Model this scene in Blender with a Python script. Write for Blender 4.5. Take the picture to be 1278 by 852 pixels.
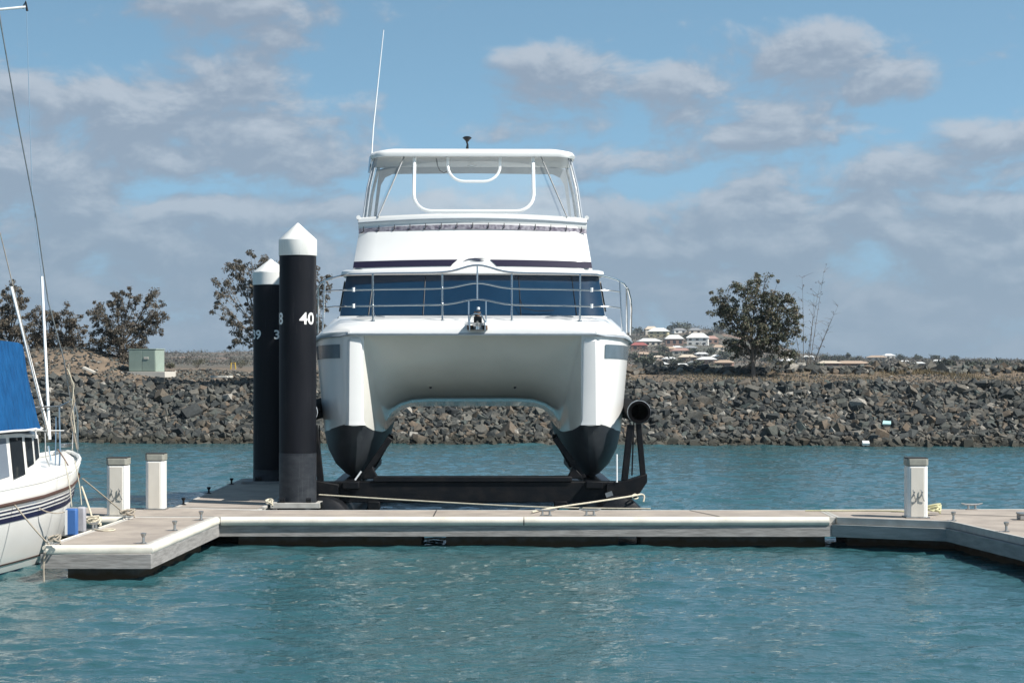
import bpy, bmesh, math, random
import numpy as np
from mathutils import Vector, Matrix
R = math.radians
random.seed(7); rng = np.random.default_rng(7)
F = 2424.0; CX = 639.0; HY = 455.0; EYE = 3.2     # focal length in px of the 1278 px wide photo, horizon row, eye height
SUN_EL, SUN_AZ = 47.0, 117.0                       # azimuth clockwise from +Y

sc = bpy.context.scene
for o in list(bpy.data.objects): bpy.data.objects.remove(o)
col = sc.collection
# ------------------------------------------------------------------ camera
cam = bpy.data.cameras.new('camera'); cob = bpy.data.objects.new('camera', cam); col.objects.link(cob)
cob.location = (0, 0, EYE); cob.rotation_euler = (R(90), 0, 0)
cam.sensor_width = 36; cam.lens = F/1278*36; cam.shift_y = (HY-426)/1278; cam.clip_start = .5; cam.clip_end = 12000
sc.camera = cob
# ------------------------------------------------------------------ view, world, sun
sc.view_settings.view_transform = 'Standard'; sc.view_settings.look = 'None'
sc.view_settings.exposure = 0.48; sc.view_settings.gamma = 1.0
w = bpy.data.worlds.new('World'); sc.world = w; w.use_nodes = True
nt = w.node_tree; nt.nodes.clear()
def N(t, tree=None, **kw):
    n = (tree or nt).nodes.new(t)
    for k, v in kw.items(): setattr(n, k, v)
    return n
def link(a, b, tree=None): (tree or nt).links.new(a, b)
def mth(op, a, b=None, c=None, tree=None, clamp=False):
    n = (tree or nt).nodes.new('ShaderNodeMath'); n.operation = op; n.use_clamp = clamp
    for i, v in enumerate((a, b, c)):
        if v is None: continue
        if isinstance(v, (int, float)): n.inputs[i].default_value = v
        else: (tree or nt).links.new(v, n.inputs[i])
    return n.outputs[0]
def build_world():
    out = N('ShaderNodeOutputWorld'); bg = N('ShaderNodeBackground'); bg.inputs[1].default_value = 0.1
    link(bg.outputs[0], out.inputs[0])
    tc = N('ShaderNodeTexCoord'); V = tc.outputs['Generated']
    sep = N('ShaderNodeSeparateXYZ'); link(V, sep.inputs[0])
    sky = N('ShaderNodeTexSky'); sky.sky_type = 'NISHITA'; sky.sun_disc = False
    sky.sun_elevation = R(SUN_EL); sky.sun_rotation = R(SUN_AZ)
    sky.air_density = 1.0; sky.dust_density = .3; sky.ozone_density = 3.0
    # lift the lookup a little off the horizon: the photograph's low sky is blue, not white
    cb = N('ShaderNodeCombineXYZ'); link(sep.outputs[0], cb.inputs[0]); link(sep.outputs[1], cb.inputs[1])
    link(mth('MULTIPLY_ADD', mth('ABSOLUTE', sep.outputs[2]), 1.9, .20), cb.inputs[2]); link(cb.outputs[0], sky.inputs[0])
    # clouds in azimuth / elevation
    az = mth('ARCTAN2', sep.outputs[0], sep.outputs[1]); el = mth('ARCSINE', sep.outputs[2])
    g = bpy.data.node_groups.new('cloud_density', 'ShaderNodeTree')
    g.interface.new_socket('az', in_out='INPUT', socket_type='NodeSocketFloat')
    g.interface.new_socket('el', in_out='INPUT', socket_type='NodeSocketFloat')
    g.interface.new_socket('d', in_out='OUTPUT', socket_type='NodeSocketFloat')
    gi = N('NodeGroupInput', g); go = N('NodeGroupOutput', g)
    A, E = gi.outputs[0], gi.outputs[1]
    cx = N('ShaderNodeCombineXYZ', g); link(mth('MULTIPLY', A, 10.5, tree=g), cx.inputs[0], g); link(mth('MULTIPLY', E, 19.0, tree=g), cx.inputs[1], g)
    cx.inputs[2].default_value = 4.7
    n1 = N('ShaderNodeTexNoise', g); n1.inputs['Scale'].default_value = 1.9; n1.inputs['Detail'].default_value = 12; n1.inputs['Roughness'].default_value = .60
    n1.inputs['Distortion'].default_value = .25
    link(cx.outputs[0], n1.inputs['Vector'], g)
    tot = None
    ELL = [(120,150,170,50,1.05),(290,120,80,55,1.0),(270,185,170,50,1.0),(60,200,150,60,.9),(350,160,70,45,.7),(330,15,120,50,.8),
           (440,130,34,14,.6),(715,105,85,45,.95),(720,150,130,26,.7),(860,120,160,36,.8),(1000,80,110,42,1.0),(1090,105,60,28,.9),(960,175,120,26,.75),
           (800,200,130,26,.7),(1260,200,110,40,.9),(1100,215,240,30,.7)]
    for (px, py, rx, ry, s) in ELL:
        a0, e0 = (px-CX)/F, (HY-py)/F
        dx = mth('MULTIPLY', mth('SUBTRACT', A, a0, tree=g), F/rx/1.5, tree=g); dy = mth('MULTIPLY', mth('SUBTRACT', E, e0, tree=g), F/ry/1.5, tree=g)
        rr = mth('ADD', mth('MULTIPLY', dx, dx, tree=g), mth('MULTIPLY', dy, dy, tree=g), tree=g)
        m = mth('MULTIPLY', mth('POWER', mth('SUBTRACT', 1.0, rr, tree=g, clamp=True), .7, tree=g), s*1.02, tree=g)
        tot = m if tot is None else mth('MAXIMUM', tot, m, tree=g)
    # the broken bank of cloud low over the horizon
    b1 = N('ShaderNodeMapRange', g); b1.interpolation_type = 'SMOOTHSTEP'; link(E, b1.inputs[0], g)
    b1.inputs[1].default_value = (HY-215)/F; b1.inputs[2].default_value = (HY-270)/F; b1.inputs[3].default_value = 0; b1.inputs[4].default_value = 1.08
    tot = mth('MAXIMUM', tot, b1.outputs[0], tree=g)
    # scattered cloud high up, outside the photograph
    b2 = N('ShaderNodeMapRange', g); b2.interpolation_type = 'SMOOTHSTEP'; link(E, b2.inputs[0], g)
    b2.inputs[1].default_value = .22; b2.inputs[2].default_value = .40; b2.inputs[3].default_value = 0; b2.inputs[4].default_value = .25
    tot = mth('MAXIMUM', tot, b2.outputs[0], tree=g)
    link(mth('ADD', mth('MULTIPLY', mth('SUBTRACT', n1.outputs[0], .5, tree=g), 3.0, tree=g), tot, tree=g), go.inputs[0], g)
    def dens(a, e):
        q = N('ShaderNodeGroup'); q.node_tree = g; link(a, q.inputs[0]); link(e, q.inputs[1]); return q.outputs[0]
    d0 = dens(az, el); d1 = dens(mth('ADD', az, .0045), mth('ADD', el, .0085))
    cov = N('ShaderNodeMapRange'); cov.interpolation_type = 'SMOOTHSTEP'; link(d0, cov.inputs[0])
    cov.inputs[1].default_value = .26; cov.inputs[2].default_value = .92
    lit = N('ShaderNodeMapRange'); lit.interpolation_type = 'SMOOTHSTEP'; link(mth('SUBTRACT', d0, d1), lit.inputs[0])
    lit.inputs[1].default_value = -.20; lit.inputs[2].default_value = .70
    cc = N('ShaderNodeMix', data_type='RGBA'); link(lit.outputs[0], cc.inputs[0])
    cc.inputs[6].default_value = (2.15, 2.56, 3.18, 1); cc.inputs[7].default_value = (3.75, 4.08, 4.55, 1)
    sk = N('ShaderNodeMix', data_type='RGBA', blend_type='MULTIPLY'); sk.inputs[0].default_value = 1
    link(sky.outputs[0], sk.inputs[6])
    zr = N('ShaderNodeMapRange'); link(el, zr.inputs[0]); zr.inputs[1].default_value = .22; zr.inputs[2].default_value = .7
    tn = N('ShaderNodeMix', data_type='RGBA'); link(zr.outputs[0], tn.inputs[0]); tn.inputs[6].default_value = SKYTINT; tn.inputs[7].default_value = tuple(c*.52 for c in SKYTINT[:3])+(1,)
    link(tn.outputs[2], sk.inputs[7])
    mx = N('ShaderNodeMix', data_type='RGBA'); link(mth('MULTIPLY', cov.outputs[0], .80), mx.inputs[0]); link(sk.outputs[2], mx.inputs[6]); link(cc.outputs[2], mx.inputs[7])
    # thin distant air low down
    hz = N('ShaderNodeMapRange'); hz.interpolation_type = 'SMOOTHSTEP'; link(mth('ABSOLUTE', el), hz.inputs[0])
    hz.inputs[1].default_value = .12; hz.inputs[2].default_value = .0; hz.inputs[3].default_value = 0; hz.inputs[4].default_value = .68
    m2 = N('ShaderNodeMix', data_type='RGBA'); link(hz.outputs[0], m2.inputs[0]); link(mx.outputs[2], m2.inputs[6]); m2.inputs[7].default_value = (1.58, 2.28, 3.05, 1)
    link(m2.outputs[2], bg.inputs[0])
SKYTINT = (1.62, 1.78, 1.42, 1)
build_world()
sl = bpy.data.lights.new('sun', 'SUN'); sl.energy = 4.9; sl.angle = R(.53); sl.color = (1, .955, .89)
so = bpy.data.objects.new('sun', sl); col.objects.link(so)
sdir = Vector((math.sin(R(SUN_AZ))*math.cos(R(SUN_EL)), math.cos(R(SUN_AZ))*math.cos(R(SUN_EL)), math.sin(R(SUN_EL))))
so.rotation_euler = sdir.to_track_quat('Z', 'Y').to_euler(); so.location = (30, -20, 60)

# ------------------------------------------------------------------ helpers
def P(px, py, Y): return Vector(((px-CX)/F*Y, Y, EYE-(py-HY)/F*Y))
def onz(px, py, z): Y = (EYE-z)*F/(py-HY); return Vector(((px-CX)/F*Y, Y, z))
def tag(o, label=None, cat=None, group=None, kind=None):
    if label: o['label'] = label
    if cat: o['category'] = cat
    if group: o['group'] = group
    if kind: o['kind'] = kind
    return o
def empty(name, loc=(0,0,0), rz=0, label=None, cat=None, group=None):
    o = bpy.data.objects.new(name, None); col.objects.link(o); o.location = loc; o.rotation_euler = (0,0,rz)
    o.empty_display_size = .2
    return tag(o, label, cat, group)
def copy_tree(o, parent=None):
    c = o.copy(); col.objects.link(c)
    if parent is not None:
        c.parent = parent
    for ch in [x for x in bpy.data.objects if x.parent == o]: copy_tree(ch, c)
    return c

class MB:
    def __init__(s): s.v = []; s.f = []; s.m = []
    def add(s, vs, fs, mi=0):
        b = len(s.v); s.v += [tuple(p) for p in vs]; s.f += [tuple(i+b for i in f) for f in fs]; s.m += [mi]*len(fs); return s
    def box(s, lo, hi, mi=0, rot=None, c=None):
        (a,b,c0), (d,e,f) = lo, hi
        vs = [(a,b,c0),(d,b,c0),(d,e,c0),(a,e,c0),(a,b,f),(d,b,f),(d,e,f),(a,e,f)]
        if rot is not None:
            cc = Vector(c) if c is not None else Vector(((a+d)/2,(b+e)/2,(c0+f)/2))
            vs = [rot @ (Vector(p)-cc)+cc for p in vs]
        return s.add(vs, [(0,3,2,1),(4,5,6,7),(0,1,5,4),(1,2,6,5),(2,3,7,6),(3,0,4,7)], mi)
    def prism(s, pts, z0, z1, mi=0):     # pts: list of (x,y)
        n = len(pts)
        vs = [(x,y,z0) for x,y in pts]+[(x,y,z1) for x,y in pts]
        fs = [tuple(range(n-1,-1,-1)), tuple(range(n,2*n))]+[(i,(i+1)%n,n+(i+1)%n,n+i) for i in range(n)]
        return s.add(vs, fs, mi)
    def tube(s, pts, r, n=8, mi=0, cap=True, closed=False):
        pts = [Vector(p) for p in pts]; k = len(pts)
        rs = r if isinstance(r, (list, tuple)) else [r]*k
        rings = []; up = None
        for i, p in enumerate(pts):
            if closed: t = (pts[(i+1)%k]-pts[i-1])
            else: t = (pts[min(i+1,k-1)]-pts[max(i-1,0)])
            if t.length < 1e-9: t = Vector((0,0,1))
            t.normalize()
            if up is None:
                up = Vector((0,0,1)) if abs(t.z) < .9 else Vector((1,0,0))
            up = up-t*up.dot(t)
            if up.length < 1e-6: up = t.orthogonal()
            up.normalize(); sd = t.cross(up)
            rings.append([p+(up*math.cos(2*math.pi*j/n)+sd*math.sin(2*math.pi*j/n))*rs[i] for j in range(n)])
        vs = [q for rg in rings for q in rg]; fs = []
        for i in range(k if closed else k-1):
            a, b = i*n, ((i+1)%k)*n
            for j in range(n): fs.append((a+j, a+(j+1)%n, b+(j+1)%n, b+j))
        if cap and not closed: fs += [tuple(range(n-1,-1,-1)), tuple(range((k-1)*n, k*n))]
        return s.add(vs, fs, mi)
    def lathe(s, prof, n=32, c=(0,0,0), axis='z', mi=0, cap=True):   # prof (r, h)
        vs = []; fs = []; k = len(prof)
        for (r, h) in prof:
            for j in range(n):
                a = 2*math.pi*j/n
                q = (r*math.cos(a), r*math.sin(a), h) if axis == 'z' else (r*math.cos(a), h, r*math.sin(a))
                vs.append((q[0]+c[0], q[1]+c[1], q[2]+c[2]))
        for i in range(k-1):
            for j in range(n): fs.append((i*n+j, i*n+(j+1)%n, (i+1)*n+(j+1)%n, (i+1)*n+j))
        if cap and prof[0][0] > 1e-4: fs.append(tuple(range(n-1,-1,-1)))
        if cap and prof[-1][0] > 1e-4: fs.append(tuple(range((k-1)*n, k*n)))
        return s.add(vs, fs, mi)
    def loft(s, rings, closed=False, mi=0, mfun=None):
        n = len(rings[0]); b = len(s.v); s.v += [tuple(p) for rg in rings for p in rg]
        for i in range(len(rings)-1):
            for j in range(n if closed else n-1):
                s.f.append((b+i*n+j, b+i*n+(j+1)%n, b+(i+1)*n+(j+1)%n, b+(i+1)*n+j)); s.m.append(mfun(i,j) if mfun else mi)
        return s
    def build(s, name, mats, parent=None, smooth=True, bevel=0, ang=35, recalc=True, weld=True, **kw):
        me = bpy.data.meshes.new(name); me.from_pydata(s.v, [], s.f)
        if not isinstance(mats, (list, tuple)): mats = [mats]
        for m in mats: me.materials.append(m)
        me.polygons.foreach_set('material_index', s.m)
        bm = bmesh.new(); bm.from_mesh(me)
        if weld: bmesh.ops.remove_doubles(bm, verts=bm.verts, dist=1e-5)
        if recalc: bmesh.ops.recalc_face_normals(bm, faces=bm.faces)
        if smooth:
            for f in bm.faces: f.smooth = True
            for e in bm.edges:
                if len(e.link_faces) == 2 and e.calc_face_angle(0) > R(ang): e.smooth = False
        bm.to_mesh(me); bm.free()
        o = bpy.data.objects.new(name, me); col.objects.link(o)
        if parent is not None: o.parent = parent
        if bevel:
            b = o.modifiers.new('bevel', 'BEVEL'); b.width = bevel; b.segments = 2; b.limit_method = 'ANGLE'; b.angle_limit = R(40)
        return tag(o, **kw)

def mat(name, c, rough=.5, metal=0, c2=None, scale=3, detail=4, lo=.35, hi=.65, bump=0, bscale=None, spec=.5, coat=0, stretch=None, gen='Object', island=None, alpha=None, bdist=.02):
    m = bpy.data.materials.new(name); m.use_nodes = True; t = m.node_tree; b = t.nodes['Principled BSDF']
    b.inputs['Base Color'].default_value = (*c, 1); b.inputs['Roughness'].default_value = rough; b.inputs['Metallic'].default_value = metal
    b.inputs['Specular IOR Level'].default_value = spec; b.inputs['Coat Weight'].default_value = coat
    if alpha is not None: b.inputs['Alpha'].default_value = alpha
    tc = N('ShaderNodeTexCoord', t); vec = tc.outputs[gen]
    if stretch:
        mp = N('ShaderNodeMapping', t); mp.inputs['Scale'].default_value = stretch; link(vec, mp.inputs[0], t); vec = mp.outputs[0]
    cout = None
    if c2 is not None:
        n = N('ShaderNodeTexNoise', t); n.inputs['Scale'].default_value = scale; n.inputs['Detail'].default_value = detail; n.inputs['Roughness'].default_value = .6
        link(vec, n.inputs['Vector'], t)
        r = N('ShaderNodeMapRange', t); r.inputs[1].default_value = lo; r.inputs[2].default_value = hi; link(n.outputs[0], r.inputs[0], t)
        x = N('ShaderNodeMix', t, data_type='RGBA'); link(r.outputs[0], x.inputs[0], t); x.inputs[6].default_value = (*c, 1); x.inputs[7].default_value = (*c2, 1)
        cout = x.outputs[2]; link(cout, b.inputs['Base Color'], t)
    if island:
        gi = N('ShaderNodeNewGeometry', t); oi = N('ShaderNodeObjectInfo', t)
        fr = mth('FRACT', mth('ADD', gi.outputs['Random Per Island'], oi.outputs['Random'], tree=t), tree=t)
        fr0 = fr
        cr = N('ShaderNodeValToRGB', t); link(fr, cr.inputs[0], t); cr.color_ramp.interpolation = 'LINEAR'
        els = cr.color_ramp.elements
        while len(els) < len(island): els.new(.5)
        for i, (p, cc) in enumerate(island): els[i].position = p; els[i].color = (*cc, 1)
        if cout is not None:
            y = N('ShaderNodeMix', t, data_type='RGBA', blend_type='MULTIPLY'); y.inputs[0].default_value = 1
            link(cr.outputs[0], y.inputs[6], t); link(cout, y.inputs[7], t); cout = y.outputs[2]
        else: cout = cr.outputs[0]
        link(cout, b.inputs['Base Color'], t)
    if bump:
        n = N('ShaderNodeTexNoise', t); n.inputs['Scale'].default_value = bscale or scale*4; n.inputs['Detail'].default_value = 5; link(vec, n.inputs['Vector'], t)
        bp = N('ShaderNodeBump', t); bp.inputs['Strength'].default_value = bump; bp.inputs['Distance'].default_value = bdist
        link(n.outputs[0], bp.inputs['Height'], t); link(bp.outputs[0], b.inputs['Normal'], t)
    return m

M = {}
M['gel'] = mat('white_gelcoat', (.80,.80,.78), .22, c2=(.74,.745,.73), scale=1.3, coat=.3, lo=.3, hi=.8)
M['gel_tunnel'] = mat('tunnel_gelcoat', (.80,.79,.73), .14, c2=(.70,.70,.645), scale=1.1, coat=.3, lo=.3, hi=.75)
M['teal_anti'] = mat('teal_paint', (.13,.30,.34), .45, c2=(.10,.24,.28), scale=3)
M['antifoul'] = mat('black_antifoul', (.016,.020,.026), .5, c2=(.034,.040,.046), scale=2.2, bump=.15, bscale=18, detail=7)
M['navy'] = mat('navy_stripe', (.020,.018,.042), .55, spec=.15)
M['slate'] = mat('slate_panel', (.10,.14,.17), .15, c2=(.12,.165,.2), scale=4)
M['steel'] = mat('stainless_steel', (.62,.63,.64), .18, 1)
M['alloy'] = mat('dull_alloy', (.42,.43,.43), .42, .8, c2=(.3,.31,.31), scale=9)
M['whitetube'] = mat('white_tube', (.86,.88,.88), .3)
M['greyfab'] = mat('grey_trim', (.28,.32,.36), .6, c2=(.34,.38,.42), scale=6)
M['blackrub'] = mat('black_plastic', (.008,.009,.011), .4, c2=(.014,.015,.018), spec=.25, scale=6)
M['tubeblack'] = mat('tube_black', (.005,.005,.006), .85, spec=.08)
M['void'] = mat('tube_inside', (.004,.004,.004), .9, spec=0)
M['lift'] = mat('black_lift_steel', (.005,.006,.008), .5, c2=(.018,.016,.015), spec=.2, scale=5, lo=.45, hi=.8, bump=.2, bscale=22)
M['pile'] = mat('pile_sleeve', (.007,.008,.011), .5, c2=(.011,.012,.016), scale=2, spec=.15, stretch=(2,2,.4), bump=.05, bscale=5)
M['pilelow'] = mat('pile_worn', (.022,.026,.033), .5, c2=(.045,.05,.057), spec=.2, scale=3, stretch=(1,1,2.5), bump=.1, bscale=12, detail=8)
M['capw'] = mat('pile_cap_white', (.80,.80,.77), .45, c2=(.68,.68,.64), scale=2, stretch=(2,2,.5), lo=.45, hi=.8)
def streaks(m, colr, lo, hi, amt, st=(7,7,.55)):
    t = m.node_tree; b = t.nodes['Principled BSDF']; old = b.inputs['Base Color'].links[0].from_socket; tc = tcg(t)
    mp = N('ShaderNodeMapping', t); mp.inputs['Scale'].default_value = st; link(tc.outputs['Object'], mp.inputs[0], t)
    n = N('ShaderNodeTexNoise', t); n.inputs['Scale'].default_value = 1.6; n.inputs['Detail'].default_value = 8; n.inputs['Roughness'].default_value = .7; link(mp.outputs[0], n.inputs['Vector'], t)
    r = N('ShaderNodeMapRange', t); r.inputs[1].default_value = lo; r.inputs[2].default_value = hi; r.inputs[4].default_value = amt; link(n.outputs[0], r.inputs[0], t)
    x = N('ShaderNodeMix', t, data_type='RGBA'); link(r.outputs[0], x.inputs[0], t); link(old, x.inputs[6], t); x.inputs[7].default_value = (*colr,1); link(x.outputs[2], b.inputs['Base Color'], t)
def tcg(t): return N('ShaderNodeTexCoord', t)
streaks(M['pile'], (.05,.052,.055), .58, .75, .55); streaks(M['pilelow'], (.11,.115,.12), .55, .72, .5); streaks(M['capw'], (.34,.33,.29), .60, .74, .6)
streaks(M['antifoul'], (.075,.08,.075), .56, .74, .5, (2,2,5))
M['num'] = mat('number_white', (.82,.82,.8), .5)
M['deck'] = mat('deck_boards', (.41,.355,.30), .85, c2=(.29,.25,.215), scale=1.6, detail=9, bump=.25, bscale=90, bdist=.004)
M['deckedge'] = mat('deck_concrete', (.50,.485,.45), .8, c2=(.38,.365,.335), scale=4, detail=8, bump=.2, bscale=50, bdist=.004)
M['fender'] = mat('fender_vinyl', (.76,.715,.62), .5, c2=(.54,.50,.43), scale=2.0, detail=8, lo=.45, hi=.8)
M['timber'] = mat('weathered_timber', (.34,.325,.31), .85, c2=(.20,.19,.18), scale=3, stretch=(1.0,1,9), detail=10, bump=.4, bscale=10, bdist=.01)
M['timberteal'] = mat('grey_teal_timber', (.27,.29,.29), .8, c2=(.19,.21,.21), scale=2.2, stretch=(1.0,1,6), detail=10, bump=.3, bscale=12, bdist=.01)  # duller, slightly teal grey timber for the right pontoon's waler
M['seam'] = mat('dark_seam', (.03,.03,.03), .8)
M['pede'] = mat('pedestal_white', (.82,.82,.80), .4, c2=(.76,.76,.73), scale=3)
streaks(M['fender'], (.22,.21,.18), .60, .74, .6, (2,2,6)); streaks(M['pede'], (.5,.48,.42), .60, .74, .45)
M['pedepanel'] = mat('pedestal_cream', (.66,.62,.55), .5, c2=(.58,.545,.48), scale=3, stretch=(1,1,.4))
M['pedecap'] = mat('pedestal_cap', (.33,.33,.28), .5, c2=(.25,.25,.22), scale=8)
M['pedelens'] = mat('pedestal_lens', (.12,.13,.12), .3)
M['rope'] = mat('rope_cream', (.66,.61,.48), .8, c2=(.5,.45,.35), scale=30)
M['ropey'] = mat('rope_yellow', (.62,.60,.36), .8, c2=(.5,.48,.3), scale=30)
M['ropeg'] = mat('rope_grey', (.30,.26,.21), .85, c2=(.4,.35,.28), scale=30)
M['canvas'] = mat('blue_canvas', (.004,.060,.175), .8, c2=(.007,.085,.235), spec=.2, scale=2.5, stretch=(3,3,.7), bump=.8, bscale=3.2, bdist=.10)
M['brown'] = mat('brown_strake', (.085,.045,.035), .5)
M['bluestr'] = mat('blue_stripe', (.005,.010,.045), .5, spec=.2)
M['ygel'] = mat('yacht_gelcoat', (.85,.84,.80), .25, c2=(.79,.78,.74), scale=1.5, coat=.2, lo=.4, hi=.8)
M['bfend'] = mat('blue_fender', (.035,.12,.34), .6)
M['wfend'] = mat('white_fender', (.75,.75,.73), .5)
M['gfend'] = mat('grey_fender', (.30,.30,.33), .55, c2=(.38,.38,.41), scale=5)
M['dglass'] = mat('dark_glass', (.02,.025,.03), .08)
M['greycov'] = mat('grey_window_cover', (.14,.17,.21), .5)
M['rust'] = mat('rusty_metal', (.10,.07,.055), .7, c2=(.2,.12,.08), scale=12)
M['cabinet'] = mat('green_cabinet', (.30,.37,.315), .5, c2=(.26,.325,.275), scale=2)
M['cabdark'] = mat('cabinet_seam', (.06,.09,.075), .6)
M['slab'] = mat('pale_slab', (.55,.52,.46), .8)
M['yellow'] = mat('yellow_paint', (.5,.34,.06), .6)
M['bark'] = mat('bark', (.10,.085,.07), .9, c2=(.19,.165,.14), scale=6, stretch=(3,3,.6))
M['leaf'] = mat('leaf_olive', (1,1,1), .7, c2=(.78,.78,.78), scale=1.5, island=[(0,(.045,.052,.032)),(.35,(.072,.086,.046)),(.62,(.10,.105,.060)),(.82,(.15,.112,.07)),(1,(.14,.13,.10))])
M['leaf2'] = mat('leaf_brown', (1,1,1), .7, c2=(.78,.78,.78), scale=1.5, island=[(0,(.050,.048,.036)),(.35,(.09,.078,.055)),(.7,(.13,.10,.07)),(1,(.155,.14,.115))])
M['rock'] = mat('rock', (1.15,1.15,1.15), .88, c2=(.62,.62,.62), scale=5, detail=8, bump=.3, bscale=16, bdist=.015,
    island=[(0,(.022,.026,.028)),(.24,(.045,.051,.050)),(.46,(.078,.080,.072)),(.64,(.115,.108,.092)),(.78,(.135,.102,.072)),(.88,(.070,.088,.082)),(.96,(.165,.152,.13)),(1,(.36,.34,.30))])
def wet_band(m):                                                # tide wet, weedy rock low on the bank
    t = m.node_tree; b = t.nodes['Principled BSDF']; old = b.inputs['Base Color'].links[0].from_socket
    g = N('ShaderNodeNewGeometry', t); s_ = N('ShaderNodeSeparateXYZ', t); link(g.outputs['Position'], s_.inputs[0], t)
    n = N('ShaderNodeTexNoise', t); n.inputs['Scale'].default_value = 1.2; n.inputs['Detail'].default_value = 5; link(g.outputs['Position'], n.inputs['Vector'], t)
    h = mth('MULTIPLY_ADD', n.outputs[0], -.5, s_.outputs[2], tree=t)
    r = N('ShaderNodeMapRange', t); r.inputs[1].default_value = .12; r.inputs[2].default_value = -.12; r.inputs[4].default_value = .8; link(h, r.inputs[0], t)
    x = N('ShaderNodeMix', t, data_type='RGBA'); link(r.outputs[0], x.inputs[0], t); link(old, x.inputs[6], t); x.inputs[7].default_value = (.028,.027,.018,1)
    link(x.outputs[2], b.inputs['Base Color'], t)
wet_band(M['rock'])
M['bank'] = mat('bank_gravel', (.085,.082,.076), .95, c2=(.045,.045,.045), scale=2.5, detail=8, bump=1, bscale=6, bdist=.12)

def tcg(t): return N('ShaderNodeTexCoord', t)
def ground_mat():
    m = bpy.data.materials.new('ground_earth'); m.use_nodes = True; t = m.node_tree; b = t.nodes['Principled BSDF']; b.inputs['Roughness'].default_value = .95
    tc = tcg(t); sp = N('ShaderNodeSeparateXYZ', t); link(tc.outputs['Object'], sp.inputs[0], t)
    def ns(s, d=8, st=None):
        n = N('ShaderNodeTexNoise', t); n.inputs['Scale'].default_value = s; n.inputs['Detail'].default_value = d; n.inputs['Roughness'].default_value = .65
        link(tc.outputs['Object'], n.inputs['Vector'], t); return n.outputs[0]
    def mixc(f, a, c):
        x = N('ShaderNodeMix', t, data_type='RGBA')
        if isinstance(f, float): x.inputs[0].default_value = f
        else: link(f, x.inputs[0], t)
        for s, i in ((a, 6), (c, 7)):
            if isinstance(s, tuple): x.inputs[i].default_value = (*s, 1)
            else: link(s, x.inputs[i], t)
        return x.outputs[2]
    def rng_(v, a, c):
        r = N('ShaderNodeMapRange', t); r.inputs[1].default_value = a; r.inputs[2].default_value = c; link(v, r.inputs[0], t); return r.outputs[0]
    near = mixc(rng_(ns(.9), .4, .62), (.13,.10,.072), (.22,.165,.115))
    near = mixc(rng_(ns(7), .5, .7), near, (.085,.08,.072))
    near = mixc(rng_(sp.outputs[2], 2.50, 2.34), near, (.040,.042,.042))
    far = mixc(rng_(ns(.025), .4, .6), (.075,.075,.058), (.15,.12,.10))
    far = mixc(rng_(ns(.12), .42, .6), far, (.050,.062,.042))
    far = mixc(rng_(ns(.06, 3), .54, .64), far, (.24,.15,.11))
    c = mixc(rng_(sp.outputs[1], 110, 220), near, far)
    link(c, b.inputs['Base Color'], t)
    bp = N('ShaderNodeBump', t); bp.inputs['Strength'].default_value = .7; bp.inputs['Distance'].default_value = .08; link(ns(5), bp.inputs['Height'], t); link(bp.outputs[0], b.inputs['Normal'], t)
    return m
M['ground'] = ground_mat()

def water_mat():
    m = bpy.data.materials.new('water'); m.use_nodes = True; t = m.node_tree; b = t.nodes['Principled BSDF']
    b.inputs['IOR'].default_value = 1.42; b.inputs['Roughness'].default_value = .03
    tc = tcg(t)
    n = N('ShaderNodeTexNoise', t); n.inputs['Scale'].default_value = .22; n.inputs['Detail'].default_value = 5; link(tc.outputs['Object'], n.inputs['Vector'], t)
    x = N('ShaderNodeMix', t, data_type='RGBA'); link(n.outputs[0], x.inputs[0], t)
    x.inputs[6].default_value = (.021,.076,.086,1); x.inputs[7].default_value = (.033,.102,.116,1)
    link(x.outputs[2], b.inputs['Base Color'], t)
    mp = N('ShaderNodeMapping', t); mp.inputs['Scale'].default_value = (1, 1.5, 1); mp.inputs['Rotation'].default_value = (0,0,R(12)); link(tc.outputs['Object'], mp.inputs[0], t)
    f = N('ShaderNodeTexNoise', t); f.inputs['Scale'].default_value = 6.5; f.inputs['Detail'].default_value = 4; f.inputs['Roughness'].default_value = .55; link(mp.outputs[0], f.inputs['Vector'], t)
    bp = N('ShaderNodeBump', t); bp.inputs['Strength'].default_value = .6; bp.inputs['Distance'].default_value = .05; link(f.outputs[0], bp.inputs['Height'], t); link(bp.outputs[0], b.inputs['Normal'], t)
    return m
M['water'] = water_mat()

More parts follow.
